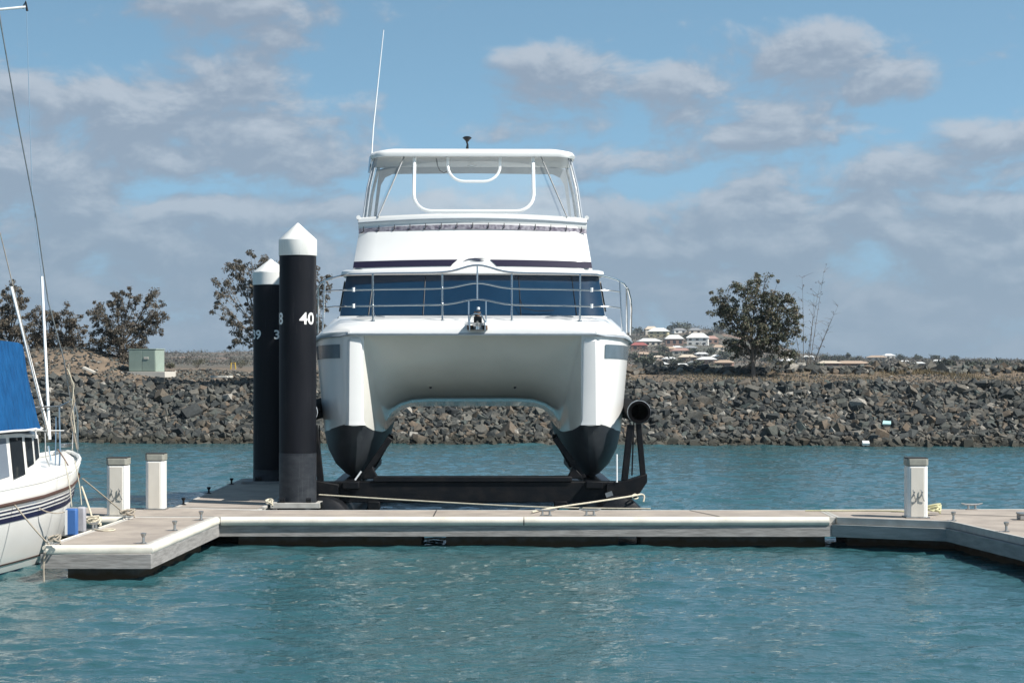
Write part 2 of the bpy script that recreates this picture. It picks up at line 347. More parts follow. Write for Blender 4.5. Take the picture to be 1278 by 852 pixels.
def windscreen_mat():
    m = mat('blue_windscreen', (.005,.023,.052), .14, c2=(.008,.032,.068), scale=.9, coat=.3)
    return m
M['wind'] = windscreen_mat()
def vinyl_mat():
    m = bpy.data.materials.new('clear_vinyl'); m.use_nodes = True; t = m.node_tree; b = t.nodes['Principled BSDF']
    b.inputs['Base Color'].default_value = (.55,.60,.62,1); b.inputs['Roughness'].default_value = .12; b.inputs['Alpha'].default_value = .16
    return m
M['vinyl'] = vinyl_mat()
def float_mat():
    m = mat('float_concrete', (.17,.165,.155), .85, c2=(.09,.088,.085), scale=4, detail=8, bump=.3, bscale=20, bdist=.01)
    t = m.node_tree; b = t.nodes['Principled BSDF']; old = b.inputs['Base Color'].links[0].from_socket
    g = N('ShaderNodeNewGeometry', t); s = N('ShaderNodeSeparateXYZ', t); link(g.outputs['Position'], s.inputs[0], t)
    n = N('ShaderNodeTexNoise', t); n.inputs['Scale'].default_value = 6; n.inputs['Detail'].default_value = 6; link(g.outputs['Position'], n.inputs['Vector'], t)
    h = mth('MULTIPLY_ADD', n.outputs[0], -.16, s.outputs[2], tree=t)
    r = N('ShaderNodeMapRange', t); r.inputs[1].default_value = .06; r.inputs[2].default_value = -.05; link(h, r.inputs[0], t)
    x = N('ShaderNodeMix', t, data_type='RGBA'); link(r.outputs[0], x.inputs[0], t); link(old, x.inputs[6], t); x.inputs[7].default_value = (.075,.045,.022,1)
    link(x.outputs[2], b.inputs['Base Color'], t); return m
M['float'] = float_mat()

# ------------------------------------------------------------------ water
def grid_mesh(name, xs, ys, zfun, m, **kw):
    X, Y = np.meshgrid(xs, ys); Z = zfun(X, Y); nx, ny = len(xs), len(ys)
    co = np.stack([X, Y, Z], -1).reshape(-1, 3).astype(np.float32)
    i = np.arange((ny-1)*nx).reshape(ny-1, nx)[:, :-1].ravel()
    quads = np.stack([i, i+1, i+nx+1, i+nx], -1).astype(np.int32)
    me = bpy.data.meshes.new(name); me.vertices.add(len(co)); me.vertices.foreach_set('co', co.ravel())
    me.loops.add(quads.size); me.loops.foreach_set('vertex_index', quads.ravel())
    me.polygons.add(len(quads)); me.polygons.foreach_set('loop_start', np.arange(0, quads.size, 4, dtype=np.int32))
    me.polygons.foreach_set('use_smooth', np.ones(len(quads), bool))
    me.update(); me.validate(); me.materials.append(m)
    o = bpy.data.objects.new(name, me); col.objects.link(o); return tag(o, **kw)
wv = []
for k in range(90):
    lam = .34*(2.4/.34)**(rng.random()**1.3); th = R(82)+rng.normal()*.6     # crests roughly across the view
    wv.append((2*math.pi/lam*math.cos(th), 2*math.pi/lam*math.sin(th), rng.random()*6.28, (.0026*lam**.9)))
ws2 = []
for k in range(70):
    lam = .17*(.42/.17)**rng.random(); th = R(84)+rng.normal()*.5
    ws2.append((2*math.pi/lam*math.cos(th), 2*math.pi/lam*math.sin(th), rng.random()*6.28, .0042*lam))
def waves(X, Y):
    Z = np.zeros_like(X); S = np.zeros_like(X)
    for kx, ky, ph, a in ws2: S += a*np.sin(kx*X+ky*Y+ph)
    patch = .75+.45*np.sin(.45*X+.3*Y)*np.sin(.5*Y-.2*X+1)+.25*np.sin(1.3*X-.8*Y)
    S *= patch*np.clip((11-np.abs(X))/1.5, 0, 1)*np.clip((Y-17)/1.5, 0, 1)*np.clip((37-Y)/2, 0, 1)
    Z += S
    for kx, ky, ph, a in wv:
        s = np.sin(kx*X+ky*Y+ph); Z += a*(s+.25*s*s)
    amp = 1+.35*np.sin(.21*X+1.0)*np.sin(.17*Y+.4)
    fade = np.clip((17-np.abs(X))/1.0+8, 0, 1)*np.clip((Y-13)/2, 0, 1)*np.clip((86-Y)/2, 0, 1)*np.clip((27-np.abs(X))/2, 0, 1)
    return Z*amp*fade
xs = np.concatenate([[-3000,-600,-120,-50], np.arange(-27, -11.01, .125), np.arange(-11, 11, .065), np.arange(11, 27.01, .125), [50,120,600,3000]])
ys = np.concatenate([[-600,-120,-20,5], np.arange(13, 17, .125), np.arange(17, 37, .065), np.arange(37, 84.01, .125), [86, 95]])
water = grid_mesh('water', xs, ys, waves, M['water'], kind='structure'); water.location.z = -.06

# ------------------------------------------------------------------ land
def toe(X): return 79.0-.10*X                                  # foot of the bank where it meets the water
def ridge_px(px):                                              # skyline height in px above the horizon row
    return np.interp(px, [-2500,-900,0,90,180,260,330,420,520,640,740,790,830,880,905,940,1000,1060,1150,1278,2500,4000],
                         [10,14,12,12,12,13,15,16,14,13,25,38,43,42,38,30,11,7,5.5,3,3,8])
def ramp(t): return t*t*(3-2*t)
def landz(X, Y):
    t0 = toe(X); d = Y-t0
    z = np.interp(d, [-6,-.6,0,4.2,4.9,9,13], [-1.6,-.35,0,2.30,2.42,2.74,2.90])
    z = z + .07*np.sin(X*1.3+Y*.7)*np.clip(d/4, 0, 1)*np.clip((140-Y)/40, 0, 1)
    # gravel mound on the left
    z = z + 1.15*np.exp(-(((X+20.2)/2.6)**2+((Y-90)/3.2)**2)) + .9*np.exp(-(((X+24.5)/3.0)**2+((Y-91)/3.5)**2))
    # low bund behind the crest on the right
    z = z + .20*np.exp(-((d-9.5)/1.1)**2)*np.clip((X-3)/2, 0, 1)
    px = CX+F*X/np.maximum(Y, 1)
    H = ridge_px(px)/F*1450+.6
    far = ramp(np.clip((Y-700)/750, 0, 1)); back = 1-ramp(np.clip((Y-1450)/1000, 0, 1))
    nz = 1+.10*np.sin(X/31+Y/77)*np.sin(Y/45)+.05*np.sin(X/11.)*np.cos(Y/23)
    z = z+H*far*back*nz
    return z
xs = np.concatenate([[-3500,-1500,-900,-500,-250,-120,-60], np.arange(-42, 42.1, .6), [60,120,250,500,900,1500,3500]])
xf = np.arange(-900, 900.1, 12.5)
ysn = np.concatenate([[60,70], np.arange(71, 104.1, .5), [110,120,135,160,200,260]])
grid_mesh('bank', xs, ysn, landz, M['ground'], kind='structure')
xs2 = np.concatenate([[-3500,-2200,-1400], xf, [1400,2200,3500]])
ysf = np.concatenate([[260,330,420,540,640,700], np.arange(720, 1560, 14), [1650,1800,2000,2250,2500]])
grid_mesh('hills', xs2, ysf, landz, M['ground'], kind='structure')

# ------------------------------------------------------------------ rocks
rock_meshes = []
def rock_shape(seed):
    r = random.Random(seed); bm = bmesh.new()
    for cx in (-1,1):
        for cy in (-1,1):
            for cz in (-1,1): bm.verts.new((cx*r.uniform(.38,.95), cy*r.uniform(.38,.95), cz*r.uniform(.38,.95)))
    for _ in range(3):
        v = Vector((r.gauss(0,1), r.gauss(0,1), r.gauss(0,1))).normalized()*r.uniform(.8,1.05); bm.verts.new(v)
    h = bmesh.ops.convex_hull(bm, input=bm.verts)
    bmesh.ops.delete(bm, geom=[e for e in h['geom_interior'] if isinstance(e, bmesh.types.BMVert)], context='VERTS')
    bmesh.ops.triangulate(bm, faces=bm.faces)
    bmesh.ops.recalc_face_normals(bm, faces=bm.faces)
    me = bpy.data.meshes.new('rock'); bm.to_mesh(me); bm.free(); me.materials.append(M['rock']); return me
rock_meshes = [rock_shape(i) for i in range(14)]
RD = []
for me in rock_meshes:
    v = np.array([p.co[:] for p in me.vertices]); f = np.array([p.vertices[:] for p in me.polygons]); RD.append((v, f))
def rock_spot(big):
    while True:
        Y0 = None; X = random.uniform(-25.5, 25.5)
        d = random.uniform(-.35, 4.2)
        if X < -9 and d > 3.6 and random.random() < .6: continue
        return X, toe(X)+d
def mk_rot(): return Matrix.Rotation(random.uniform(0,6.3),4,'Z') @ Matrix.Rotation(random.uniform(-.7,.7),4,'X') @ Matrix.Rotation(random.uniform(-.7,.7),4,'Y')
# individuals: the 300 that show largest, the outline of each kept apart
cells = []
placed = []
big = []
tries = 0
while len(big) < 262 and tries < 20000:
    tries += 1
    X, Y = rock_spot(True); r = random.uniform(.17,.27) if random.random() < .85 else random.uniform(.27,.38)
    px = CX+F*X/Y
    if not (-10 < px < 1290): continue
    if any((X-a)**2+(Y-b)**2 < (.62*(r+c))**2 for a, b, c in placed): continue
    placed.append((X,Y,r)); big.append((X, Y, r, 0))
tries = 0
while len(big) < 300 and tries < 5000:                        # bund boulders behind the crest, right
    tries += 1
    X = random.uniform(4.5, 24.5); Y = toe(X)+9.3+random.uniform(-.5,.7); r = random.uniform(.17,.32)
    if any((X-a)**2+(Y-b)**2 < (.75*(r+c))**2 for a, b, c in placed): continue
    placed.append((X,Y,r)); big.append((X, Y, r, 1))
for k, (X, Y, r, kd) in enumerate(big):
    o = bpy.data.objects.new('rock', rock_meshes[k % 14]); col.objects.link(o)
    s = Matrix.Diagonal((r*random.uniform(1,1.45), r*random.uniform(.8,1.1), r*random.uniform(.62,.95), 1))
    z = float(landz(np.array(X), np.array(Y)))
    lift = .10 if kd == 0 else .08
    o.matrix_world = Matrix.Translation((X, Y-.05, z+lift)) @ mk_rot() @ s
    if kd == 0: tag(o, 'angular grey boulder in the rock bank above the far water', 'rock', 'boulders of the rock bank')
    else: tag(o, 'weathered boulder on the low ridge behind the bank crest at right', 'rock', 'boulders on the low ridge')
def rock_mass(name, spots, **kw):
    V = []; Fc = []; b = 0
    for (X, Y, Z, r) in spots:
        v, f = RD[random.randrange(14)]
        s = np.diag([r*random.uniform(1,1.5), r*random.uniform(.8,1.1), r*random.uniform(.6,.95)])
        rot = np.array(mk_rot().to_3x3())
        V.append(v @ (rot @ s).T + np.array([X, Y, Z])); Fc.append(f+b); b += len(v)
    V = np.concatenate(V).astype(np.float32); Fc = np.concatenate(Fc).astype(np.int32)
    me = bpy.data.meshes.new(name); me.vertices.add(len(V)); me.vertices.foreach_set('co', V.ravel())
    me.loops.add(Fc.size); me.loops.foreach_set('vertex_index', Fc.ravel()); me.polygons.add(len(Fc))
    me.polygons.foreach_set('loop_start', np.arange(0, Fc.size, 3, dtype=np.int32)); me.polygons.foreach_set('use_smooth', np.zeros(len(Fc), bool)); me.update(); me.validate(); me.materials.append(M['rock'])
    o = bpy.data.objects.new(name, me); col.objects.link(o); return tag(o, **kw)
sp = []
for k in range(19000):
    X = random.uniform(-27, 27); d = random.uniform(-.45, 4.45); r = random.choice([.06,.08,.09,.10,.11,.12,.13,.15,.17,.20])*random.uniform(.8,1.15)
    if X < -8 and d > 4.0 and random.random() < .7: continue
    Y = toe(X)+d; sp.append((X, Y, float(landz(np.array(X), np.array(Y)))+r*.3, r))
for k in range(1500):
    X = random.uniform(3.5, 27); Y = toe(X)+9.5+random.gauss(0,.45); r = random.uniform(.06,.21)
    sp.append((X, Y, float(landz(np.array(X), np.array(Y)))+r*.2, r))
for k in range(4200):                                           # rubble on the mound and the crest, left
    X = random.uniform(-28, -6); Y = toe(X)+random.uniform(4.3, 12); r = random.uniform(.03,.10)
    sp.append((X, Y, float(landz(np.array(X), np.array(Y)))+r*.1, r))
for k in range(2600):
    X = random.uniform(3, 28); Y = toe(X)+random.uniform(4.3, 8.3); r = random.uniform(.02,.065)
    sp.append((X, Y, float(landz(np.array(X), np.array(Y)))+r*.1, r))
rock_mass('rubble', sp, label='small grey and brown rubble filling the bank between its boulders', cat='rubble', kind='stuff')
# dry grass
def grass(name, spots, m, hgt, **kw):
    b = MB()
    for X, Y in spots:
        z = float(landz(np.array(X), np.array(Y))); h = hgt*random.uniform(.5,1.2); a = random.uniform(0,6.28); dx, dy = math.cos(a)*.015, math.sin(a)*.015
        lx, ly = random.gauss(0,.25)*h, random.gauss(0,.25)*h
        b.add([(X-dx,Y-dy,z-.02),(X+dx,Y+dy,z-.02),(X+lx,Y+ly,z+h)], [(0,1,2)])
    return b.build(name, m, smooth=False, recalc=False, weld=False, **kw)
M['grass'] = mat('dry_grass', (1,1,1), .9, island=[(0,(.15,.115,.07)),(.5,(.20,.155,.09)),(.8,(.12,.11,.065)),(1,(.25,.20,.125))])
gs = []
for k in range(5500):
    X = random.uniform(2.5, 26); Y = toe(X)+random.uniform(5.2, 8.9)
    if math.sin(X*1.7)+math.sin(X*.6+1)+random.gauss(0,.9) < -.6: continue
    gs.append((X, Y))
for k in range(1500):
    X = random.gauss(18.2, 1.2); gs.append((X, toe(X)+random.uniform(8.0, 9)))
grass('grass', gs, M['grass'], .16, label='dry tan grass strip along the crest of the rock bank', cat='grass', kind='stuff')

# ------------------------------------------------------------------ trees
def leafcluster(b, c, r, n, L, droop=.75, mi=0):
    for _ in range(n):
        while True:
            q = Vector((random.uniform(-1,1), random.uniform(-1,1), random.uniform(-1,1)))
            if q.length < 1: break
        p = c+Vector((q.x*r, q.y*r, q.z*r*.8)); l = L*random.uniform(.6,1.3); wd = l*random.uniform(.16,.28)
        d = Vector((random.gauss(0,.5), random.gauss(0,.5), -droop+random.gauss(0,.45))).normalized()
        s = d.cross(Vector((random.gauss(0,1), random.gauss(0,1), random.gauss(0,1)))).normalized()*wd
        b.add([p, p+d*l*.45+s, p+d*l, p+d*l*.45-s], [(0,1,2,3)], mi)
def bez(a, m, c, n): return [a*(1-t)**2+m*2*t*(1-t)+c*t*t for t in [i/(n-1) for i in range(n)]]
def tree(name, base_px, Y, z0, trunk_top, lobes, nclump, nleaf, L, m, seed, label, group, lean=0, spread=1.2, bark=None, trunk_r=.11):
    """lobes: (px, py, rx, ry) blobs of the crown in photo px at depth Y"""
    random.seed(seed); s = Y/F; z0 = float(landz(np.array((base_px-CX)*s), np.array(float(Y))))-.03; nclump = int(nclump*1.6); nleaf = int(nleaf*2.1); L = L*.68
    bx = (base_px-CX)*s; root = empty(name, (bx, Y, z0), 0, label, 'tree', group)
    def W(px, py, dy=0): return Vector(((px-base_px)*s, dy, EYE-(py-HY)*s-z0))
    tt = W(*trunk_top); tb = MB(); base = Vector((0,0,-.2))
    tpts = bez(base, Vector((tt.x*.2+.05, 0, tt.z*.5)), tt, 7); tb.tube(tpts, [trunk_r*(1-.5*i/6) for i in range(7)], 8)
    lb = MB(); tot = sum(l[2]*l[3] for l in lobes)
    for (px, py, rx, ry) in lobes:
        c = W(px, py, random.uniform(-.5,.5)*spread)
        start = tpts[random.choice([3,4,5,6])]
        mid = (start+c)/2+Vector((random.gauss(0,.12), random.gauss(0,.12), -.15)); lp = bez(start, mid, c, 7); tb.tube(lp, [trunk_r*.42*(1-.75*i/6) for i in range(7)], 5)
        k = max(2, int(nclump*rx*ry/tot))
        for _ in range(k):
            a = random.uniform(0, 6.28); rr = math.sqrt(random.random())*random.choice([1,1,1,1.3])
            q = W(px+math.cos(a)*rx*rr, py+math.sin(a)*ry*rr, c.y+random.uniform(-1,1)*min(rx,ry)*s*1.0)
            st = lp[random.choice([3,4,5,6])]; mm = (st+q)/2+Vector((random.gauss(0,.08), random.gauss(0,.08), random.uniform(0,.12)))
            tw = bez(st, mm, q, 4); tb.tube(tw, [.018,.013,.009,.005], 3, cap=False)
            cr = random.uniform(.10,.25)*(1.1 if rr < .7 else .75)
            leafcluster(lb, q, cr, int(nleaf*random.uniform(.4,1.4)), L)
            for h in (1, 2): leafcluster(lb, tw[h], cr*.7, int(nleaf*.25), L)
    tb.build('trunk', bark or M['bark'], root, weld=False, recalc=False)
    lb.build('crown', m, root, smooth=False, recalc=False, weld=False)
    return root
GT = 'trees along the top of the bank'
tree('tree', 940, 86, 2.5, (938,428), [(905,372,20,16),(925,362,18,14),(945,358,14,18),(962,362,16,16),(955,345,8,7),(978,378,16,14),(920,395,26,18),(950,395,26,20),(975,398,22,16),(995,388,8,10),(930,415,28,16),(960,418,26,15),(985,412,16,14),(940,440,24,12),(975,440,18,14),(918,430,14,12),(900,390,14,14)],
     175, 34, .15, M['leaf'], 11, 'bushy olive tree with short trunk standing alone right of the catamaran', GT)
tree('tree', 155, 90, 2.6, (152,425), [(125,388,16,14),(145,375,16,14),(165,370,14,12),(185,368,14,10),(195,385,13,13),(130,410,20,16),(155,400,22,18),(180,405,20,16),(200,400,9,10),(125,430,15,12),(150,430,24,14),(175,432,18,12),(150,448,16,10)],
     120, 34, .15, M['leaf2'], 12, 'spreading brown green tree just left of the green cabinet', GT)
tree('tree', 75, 92, 2.6, (72,430), [(50,398,18,14),(75,392,18,12),(98,400,14,12),(60,420,26,16),(90,422,22,14),(70,438,26,10),(40,430,16,14),(100,436,10,10)],
     95, 34, .15, M['leaf2'], 13, 'low brown green tree behind the gravel mound, second from the left', GT)
tree('tree', 12, 89, 2.6, (12,425), [(20,360,12,10),(10,378,18,12),(28,375,9,10),(5,400,24,16),(25,412,16,14),(-12,420,20,20),(12,430,22,12),(-10,390,14,14)],
     95, 34, .15, M['leaf2'], 14, 'dark tree at the left edge of the picture, behind the yacht stays', GT)
tree('tree', 345, 84, 2.5, (342,420), [(290,335,18,12),(315,328,16,10),(350,330,24,12),(385,345,18,14),(280,358,14,12),(305,355,20,16),(340,360,30,20),(380,370,24,18),(402,352,10,16),(285,385,14,14),(315,390,22,16),(355,395,28,18),(395,385,12,22),(295,415,12,10),(320,418,16,10),(360,425,24,14),(288,428,8,6),(395,415,12,16),(290,405,10,8)],
     150, 34, .15, M['leaf2'], 15, 'tall sparse tree whose crown shows on both sides of the two black piles', GT)
# bare sapling
def bare():
    random.seed(5); Y = 88; s = Y/F; r = empty('bare_tree', ((1006-CX)*s, Y, 2.7), 0, 'leafless thin grey sapling beside the bushy tree at right', 'tree', GT)
    def W(px, py, dy=0): return Vector(((px-1006)*s, dy, EYE-(py-HY)*s-2.5))
    b = MB(); c = MB()
    for (x1, y1, x0) in [(1002,352,1000),(1024,360,1006),(1030,345,1010),(1044,388,1012),(988,375,1002),(1036,405,1012),(1015,375,1008)]:
        p0 = Vector(((x0-1006)*s*.6, random.uniform(-.1,.1), -.1)); p1 = W(x1, y1, random.uniform(-.5,.5)); mm = (p0+p1)/2+Vector((random.gauss(0,.1),0,.1)); pp = bez(p0, mm, p1, 9)
        b.tube(pp, [.017-.014*i/8 for i in range(9)], 4, cap=False)
        for j in range(2, 9):
            for _ in range(3):
                d = Vector((random.gauss(0,.4), random.gauss(0,.3), random.uniform(.1,.5)))*random.uniform(.3,.9)
                q = pp[j]+d; b.tube([pp[j], (pp[j]+q)/2+Vector((0,0,.03)), q], [.008,.006,.003], 3, cap=False)
                if random.random() < .5: leafcluster(c, q, .05, 2, .07)
    b.build('trunk', M['bark'], r, weld=False, recalc=False); c.build('crown', M['leaf2'], r, smooth=False, weld=False, recalc=False)
bare()
def bush(px, py_top, wpx, Y, z0, m, label, cat='bush', grp='bushes along the bank'):
    s = Y/F; z0 = float(landz(np.array((px-CX)*s), np.array(float(Y)))); r = empty('bush', ((px-CX)*s, Y, z0), 0, label, cat, grp); b = MB(); h = EYE-(py_top-HY)*s-z0; wd = wpx*s/2; t = MB()
    for _ in range(12):
        a = random.uniform(0,6.28); q = Vector((math.cos(a)*wd*random.random(), math.sin(a)*wd*random.random(), h*random.uniform(.35,.9)))
        t.tube([Vector((0,0,-.1)), q*.5, q], [.02,.014,.006], 3, cap=False); leafcluster(b, q, min(wd,h)*.42, 45, .11, .4)
    t.build('stem', M['bark'], r, weld=False, recalc=False); b.build('foliage', m, r, smooth=False, recalc=False, weld=False)
bush(800,462,26,88,2.6,M['leaf2'],'scrubby bush just right of the catamaran bow on the bank top')
bush(862,456,34,88,2.6,M['leaf'],'dark low bush left of the lone bushy tree')
bush(905,458,26,88.3,2.6,M['leaf'],'dark low bush against the left foot of the bushy tree')
bush(978,452,30,87.5,2.6,M['leaf'],'dark bush under the right side of the bushy tree')
bush(1008,458,22,87.5,2.6,M['leaf2'],'small bush at the foot of the leafless sapling')
bush(212,452,14,150,2.5,M['leaf'],'distant small bush just right of the green cabinet')
bush(245,448,34,180,2.5,M['leaf'],'distant green bush between the cabinet and the piles')
bush(300,449,40,180,2.5,M['leaf'],'distant green bush close to the back black pile')

# ------------------------------------------------------------------ hillside town
random.seed(21)
def hit(px, py):                                                # where the view ray meets the hillside
    for Y in np.arange(500, 1500, 4.0):
        X = (px-CX)/F*Y; z = EYE-(py-HY)/F*Y
        if z <= float(landz(np.array(X), np.array(Y))): return X, float(Y), z
    Y = 1440.; return (px-CX)/F*Y, Y, float(landz(np.array((px-CX)/F*Y), np.array(Y)))
roofc = {'white': mat('roof_white', (.72,.72,.70), .4), 'cream': mat('roof_cream', (.55,.47,.37), .6), 'pink': mat('roof_pink', (.36,.22,.18), .7),
         'tan': mat('roof_tan', (.40,.30,.22), .7), 'grey': mat('roof_grey', (.26,.27,.28), .6), 'red': mat('roof_red', (.30,.09,.08), .6)}
wallc = {'cream': mat('wall_cream', (.55,.50,.42), .8), 'brick': mat('wall_brick', (.24,.15,.115), .8), 'white': mat('wall_white', (.66,.65,.62), .8),
         'grey': mat('wall_grey', (.30,.30,.30), .8), 'yellow': mat('wall_yellow', (.52,.46,.28), .8)}
def house(px, py, wpx, hpx, rf, wl, label, storeys=1):
    X, Y, z = hit(px, py); s = Y/F*1.12; W = wpx*s; H = hpx*s; D = W*.75
    rt = empty('house', (X, Y+D/2, z), random.uniform(-.3,.3), label, 'house', 'houses on the hillside')
    wh = H*.62; b = MB().box((-W*.45,-D*.45,-4), (W*.45,D*.45,wh)); b.build('wall', wallc[wl], rt, smooth=False)
    o = .5*W; d = .5*D; k = .26*W; b = MB()
    b.add([(-o,-d,wh),(o,-d,wh),(o,d,wh),(-o,d,wh),(-o+k,0,H),(o-k,0,H)], [(0,1,5,4),(1,2,5),(2,3,4,5),(3,0,4),(3,2,1,0)])
    b.build('roof', roofc[rf], rt, smooth=False)
    n = max(2, int(W/3.2))
    for st in range(storeys):
        zz = wh*(st+.28)/storeys; hh = wh*.45/storeys
        for i in range(n):
            x = -W*.45+W*.9*(i+.5)/n
            MB().box((x-.75,-D*.45-.06,zz), (x+.75,-D*.45+.05,zz+hh)).build('window', M['dglass'], rt, smooth=False)
HS = [(823,421,24,11,'white','yellow','long white roofed two storey house highest on the hill, beside the bow rail',2),
 (813,417,16,9,'cream','cream','small cream house at the hilltop next to the bow rail',2),
 (811,432,28,9,'white','cream','wide house with flat pale roof below the hilltop',1),
 (842,431,22,12,'white','brick','brick house with bright white hip roof in the upper middle of the hill',1),
 (872,431,26,14,'white','white','white two storey house with white roof on the upper right of the hill',2),
 (889,429,14,9,'pink','brick','pink roofed house right of the white two storey house',1),
 (848,416,16,6,'grey','white','grey roofed house in the trees on the hill crest',1),
 (868,416,16,6,'grey','cream','low grey and cream house on the crest, right of centre',1),
 (798,437,20,9,'red','brick','dark red roofed house at the hill edge nearest the catamaran',1),
 (851,443,22,8,'pink','cream','pink roofed house at mid height on the hill',1),
 (836,452,16,6,'white','grey','small white roofed house at mid height left of centre',1),
 (859,451,22,8,'cream','brick','cream roofed brick house at mid height in the centre',1),
 (876,445,16,5,'white','grey','small white roof at mid height on the right side of the hill',1),
 (883,454,22,8,'white','brick','white hip roofed brick house low on the right side of the hill',1),
 (822,459,22,7,'white','grey','white roofed grey house low on the left side of the hill',1),
 (832,462,13,5,'white','brick','tiny white roofed house lowest on the left of the hill',1),
 (852,460,18,6,'white','cream','white roofed cream house at the foot of the hill, middle',1),
 (905,458,22,8,'tan','brick','tan roofed brick house at the foot of the hill left of the bushy tree',1),
 (836,440,16,7,'tan','brick','brown roofed house tucked in the middle of the hill',1),
 (897,438,14,7,'tan','cream','tan house on the slope beside the bushy tree crown',1),
 (981,447,16,6,'white','cream','white roofed house seen right of the bushy tree trunk',1),
 (984,455,18,7,'white','white','white house low behind the bushy tree at right',1),
 (1010,449,14,5,'white','grey','small white roofed house behind the leafless sapling',1),
 (1037,458,30,7,'cream','brick','long low cream roofed house right of the sapling',1),
 (1066,459,44,8,'tan','brick','longest tan roofed low house on the right skyline',1),
 (1096,450,24,6,'tan','cream','tan roofed house above the long low one on the right',1),
 (1110,447,14,6,'white','white','tall small white roofed house on the right skyline',1),
 (1130,454,14,4,'white','grey','small white roofed house between skyline trees, left one',1),
 (1149,456,13,4,'white','grey','small white roofed house between skyline trees, right one',1),
 (804,446,18,6,'tan','brick','tan roofed brick house low on the hill beside the catamaran rail',1),
 (845,437,14,5,'white','grey','tiny white roof squeezed above the pink roofed mid slope house',1),
 (862,438,16,6,'grey','cream','grey roofed cream house just above the hill centre',1),
 (822,449,14,5,'cream','cream','small cream house in the trees at the left of the hill',1),
 (866,456,14,5,'grey','white','little grey roofed white house near the foot of the hill',1),
 (896,449,16,6,'white','cream','white roofed cream house right beside the bushy tree crown',1),
 (842,463,14,4,'tan','white','tiny tan roofed house at the very foot of the hill',1),
 (992,460,14,5,'cream','white','tiny cream house low between the bushy tree and sapling',1),
 (1171,453,11,4,'white','cream','small pale house at the far right of the skyline',1)]
for h in HS: house(*h)
def fartree(px, py, wpx, hpx, label):
    X, Y, z = hit(px, py); s = Y/F; W = wpx*s/2; H = hpx*s
    rt = empty('hill_tree', (X, Y, z), 0, label, 'tree', 'trees among the hillside houses')
    MB().tube([(0,0,-2),(0,0,H*.5)], [W*.10+.1,W*.05+.05], 6).build('trunk', M['bark'], rt)
    b = MB(); random.seed(int(px*7+py))
    for k in range(16):
        a = random.uniform(0,6.28); rr = random.random()**.5
        c = Vector((math.cos(a)*W*.75*rr, math.sin(a)*W*.6*rr, H*random.uniform(.35,.8)))
        leafcluster(b, c, W*.36, 26, max(1.1, W*.22), .1)
    b.build('crown', M['leafhill'], rt, smooth=False, recalc=False, weld=False)
M['leafhill'] = mat('leaf_hill', (1,1,1), .8, island=[(0,(.03,.042,.03)),(.5,(.05,.065,.042)),(1,(.075,.08,.05))])
FT = [(848,413,34,12),(900,414,30,14),(795,417,18,12),(830,446,20,10),(803,455,30,12),(826,438,14,8),(865,441,14,8),(888,441,14,8),(905,447,20,12),(845,454,16,8),
      (870,458,16,8),(893,462,18,7),(838,426,12,12),(858,424,10,10),(885,421,12,9),(1032,450,18,9),(1048,450,18,8),(1059,449,5,12),(1068,450,16,6),(1125,448,14,8),(1146,449,14,8),(1168,449,16,9),(1192,450,12,9),
      (815,445,12,7),(790,448,14,10),(915,432,16,12),(960,452,20,10),(992,452,16,8),(1020,460,20,6),(1180,456,26,6),(1215,457,26,5),(1250,457,30,6),(1275,458,26,5),(1088,458,14,5)]
FTL = ['broad dark tree on the hill crest','dark tree on the crest right of the hill houses','dark tree at the hill edge by the bow rail']
random.seed(4); seen = set()
for i, (a, b_, c, d) in enumerate(FT):
    near = min(HS, key=lambda h: abs(h[0]-a)+abs(h[1]-b_))
    side = 'left' if a < near[0] else 'right'
    if i < 3: lab = FTL[i]
    elif a > 1175: lab = {1192:'lone tree standing up right of the skyline houses',1180:'low dark tree clump below the lone skyline tree',1215:'low dark tree clump just right of the lone skyline tree',1250:'low dark tree clump on the right horizon, second from the picture edge',1275:'low dark tree clump touching the right picture edge'}[a]
    elif a == 1088: lab = 'low dark tree just behind the long tan roofed house'
    else:
        words = near[6].replace('longest','long').split(); lab = 'dark tree on the %s of the %s' % (side, ' '.join(words[:9]))
    if lab in seen: lab = lab.replace('on the left of','just above').replace('on the right of','just below')
    seen.add(lab); fartree(a, b_+2, c, d, lab)
# scrub cover on the far hills: one uncountable mass
def scrub():
    random.seed(3); b = MB()
    for k in range(3000):
        px = random.uniform(-40, 1320)
        if 350 < px < 780 and random.random() < .6: continue
        Y = random.uniform(720, 1500); X = (px-CX)/F*Y; z = float(landz(np.array(X), np.array(Y))); w_ = random.uniform(1.2,3.6); h = random.uniform(.6,2.2)
        for q in range(3):
            c = Vector((X+random.gauss(0,w_*.5), Y+random.gauss(0,w_*.5), z+h*random.uniform(.2,.7)))
            leafcluster(b, c, w_*.6, 6, 1.1, 0)
    b.build('scrub', M['scrub'], smooth=False, recalc=False, weld=False, label='dry grey green scrub covering the distant hills', cat='scrub', kind='stuff')
M['scrub'] = mat('scrub_leaf', (1,1,1), .9, island=[(0,(.05,.052,.04)),(.5,(.085,.078,.058)),(1,(.13,.105,.085))])
scrub()

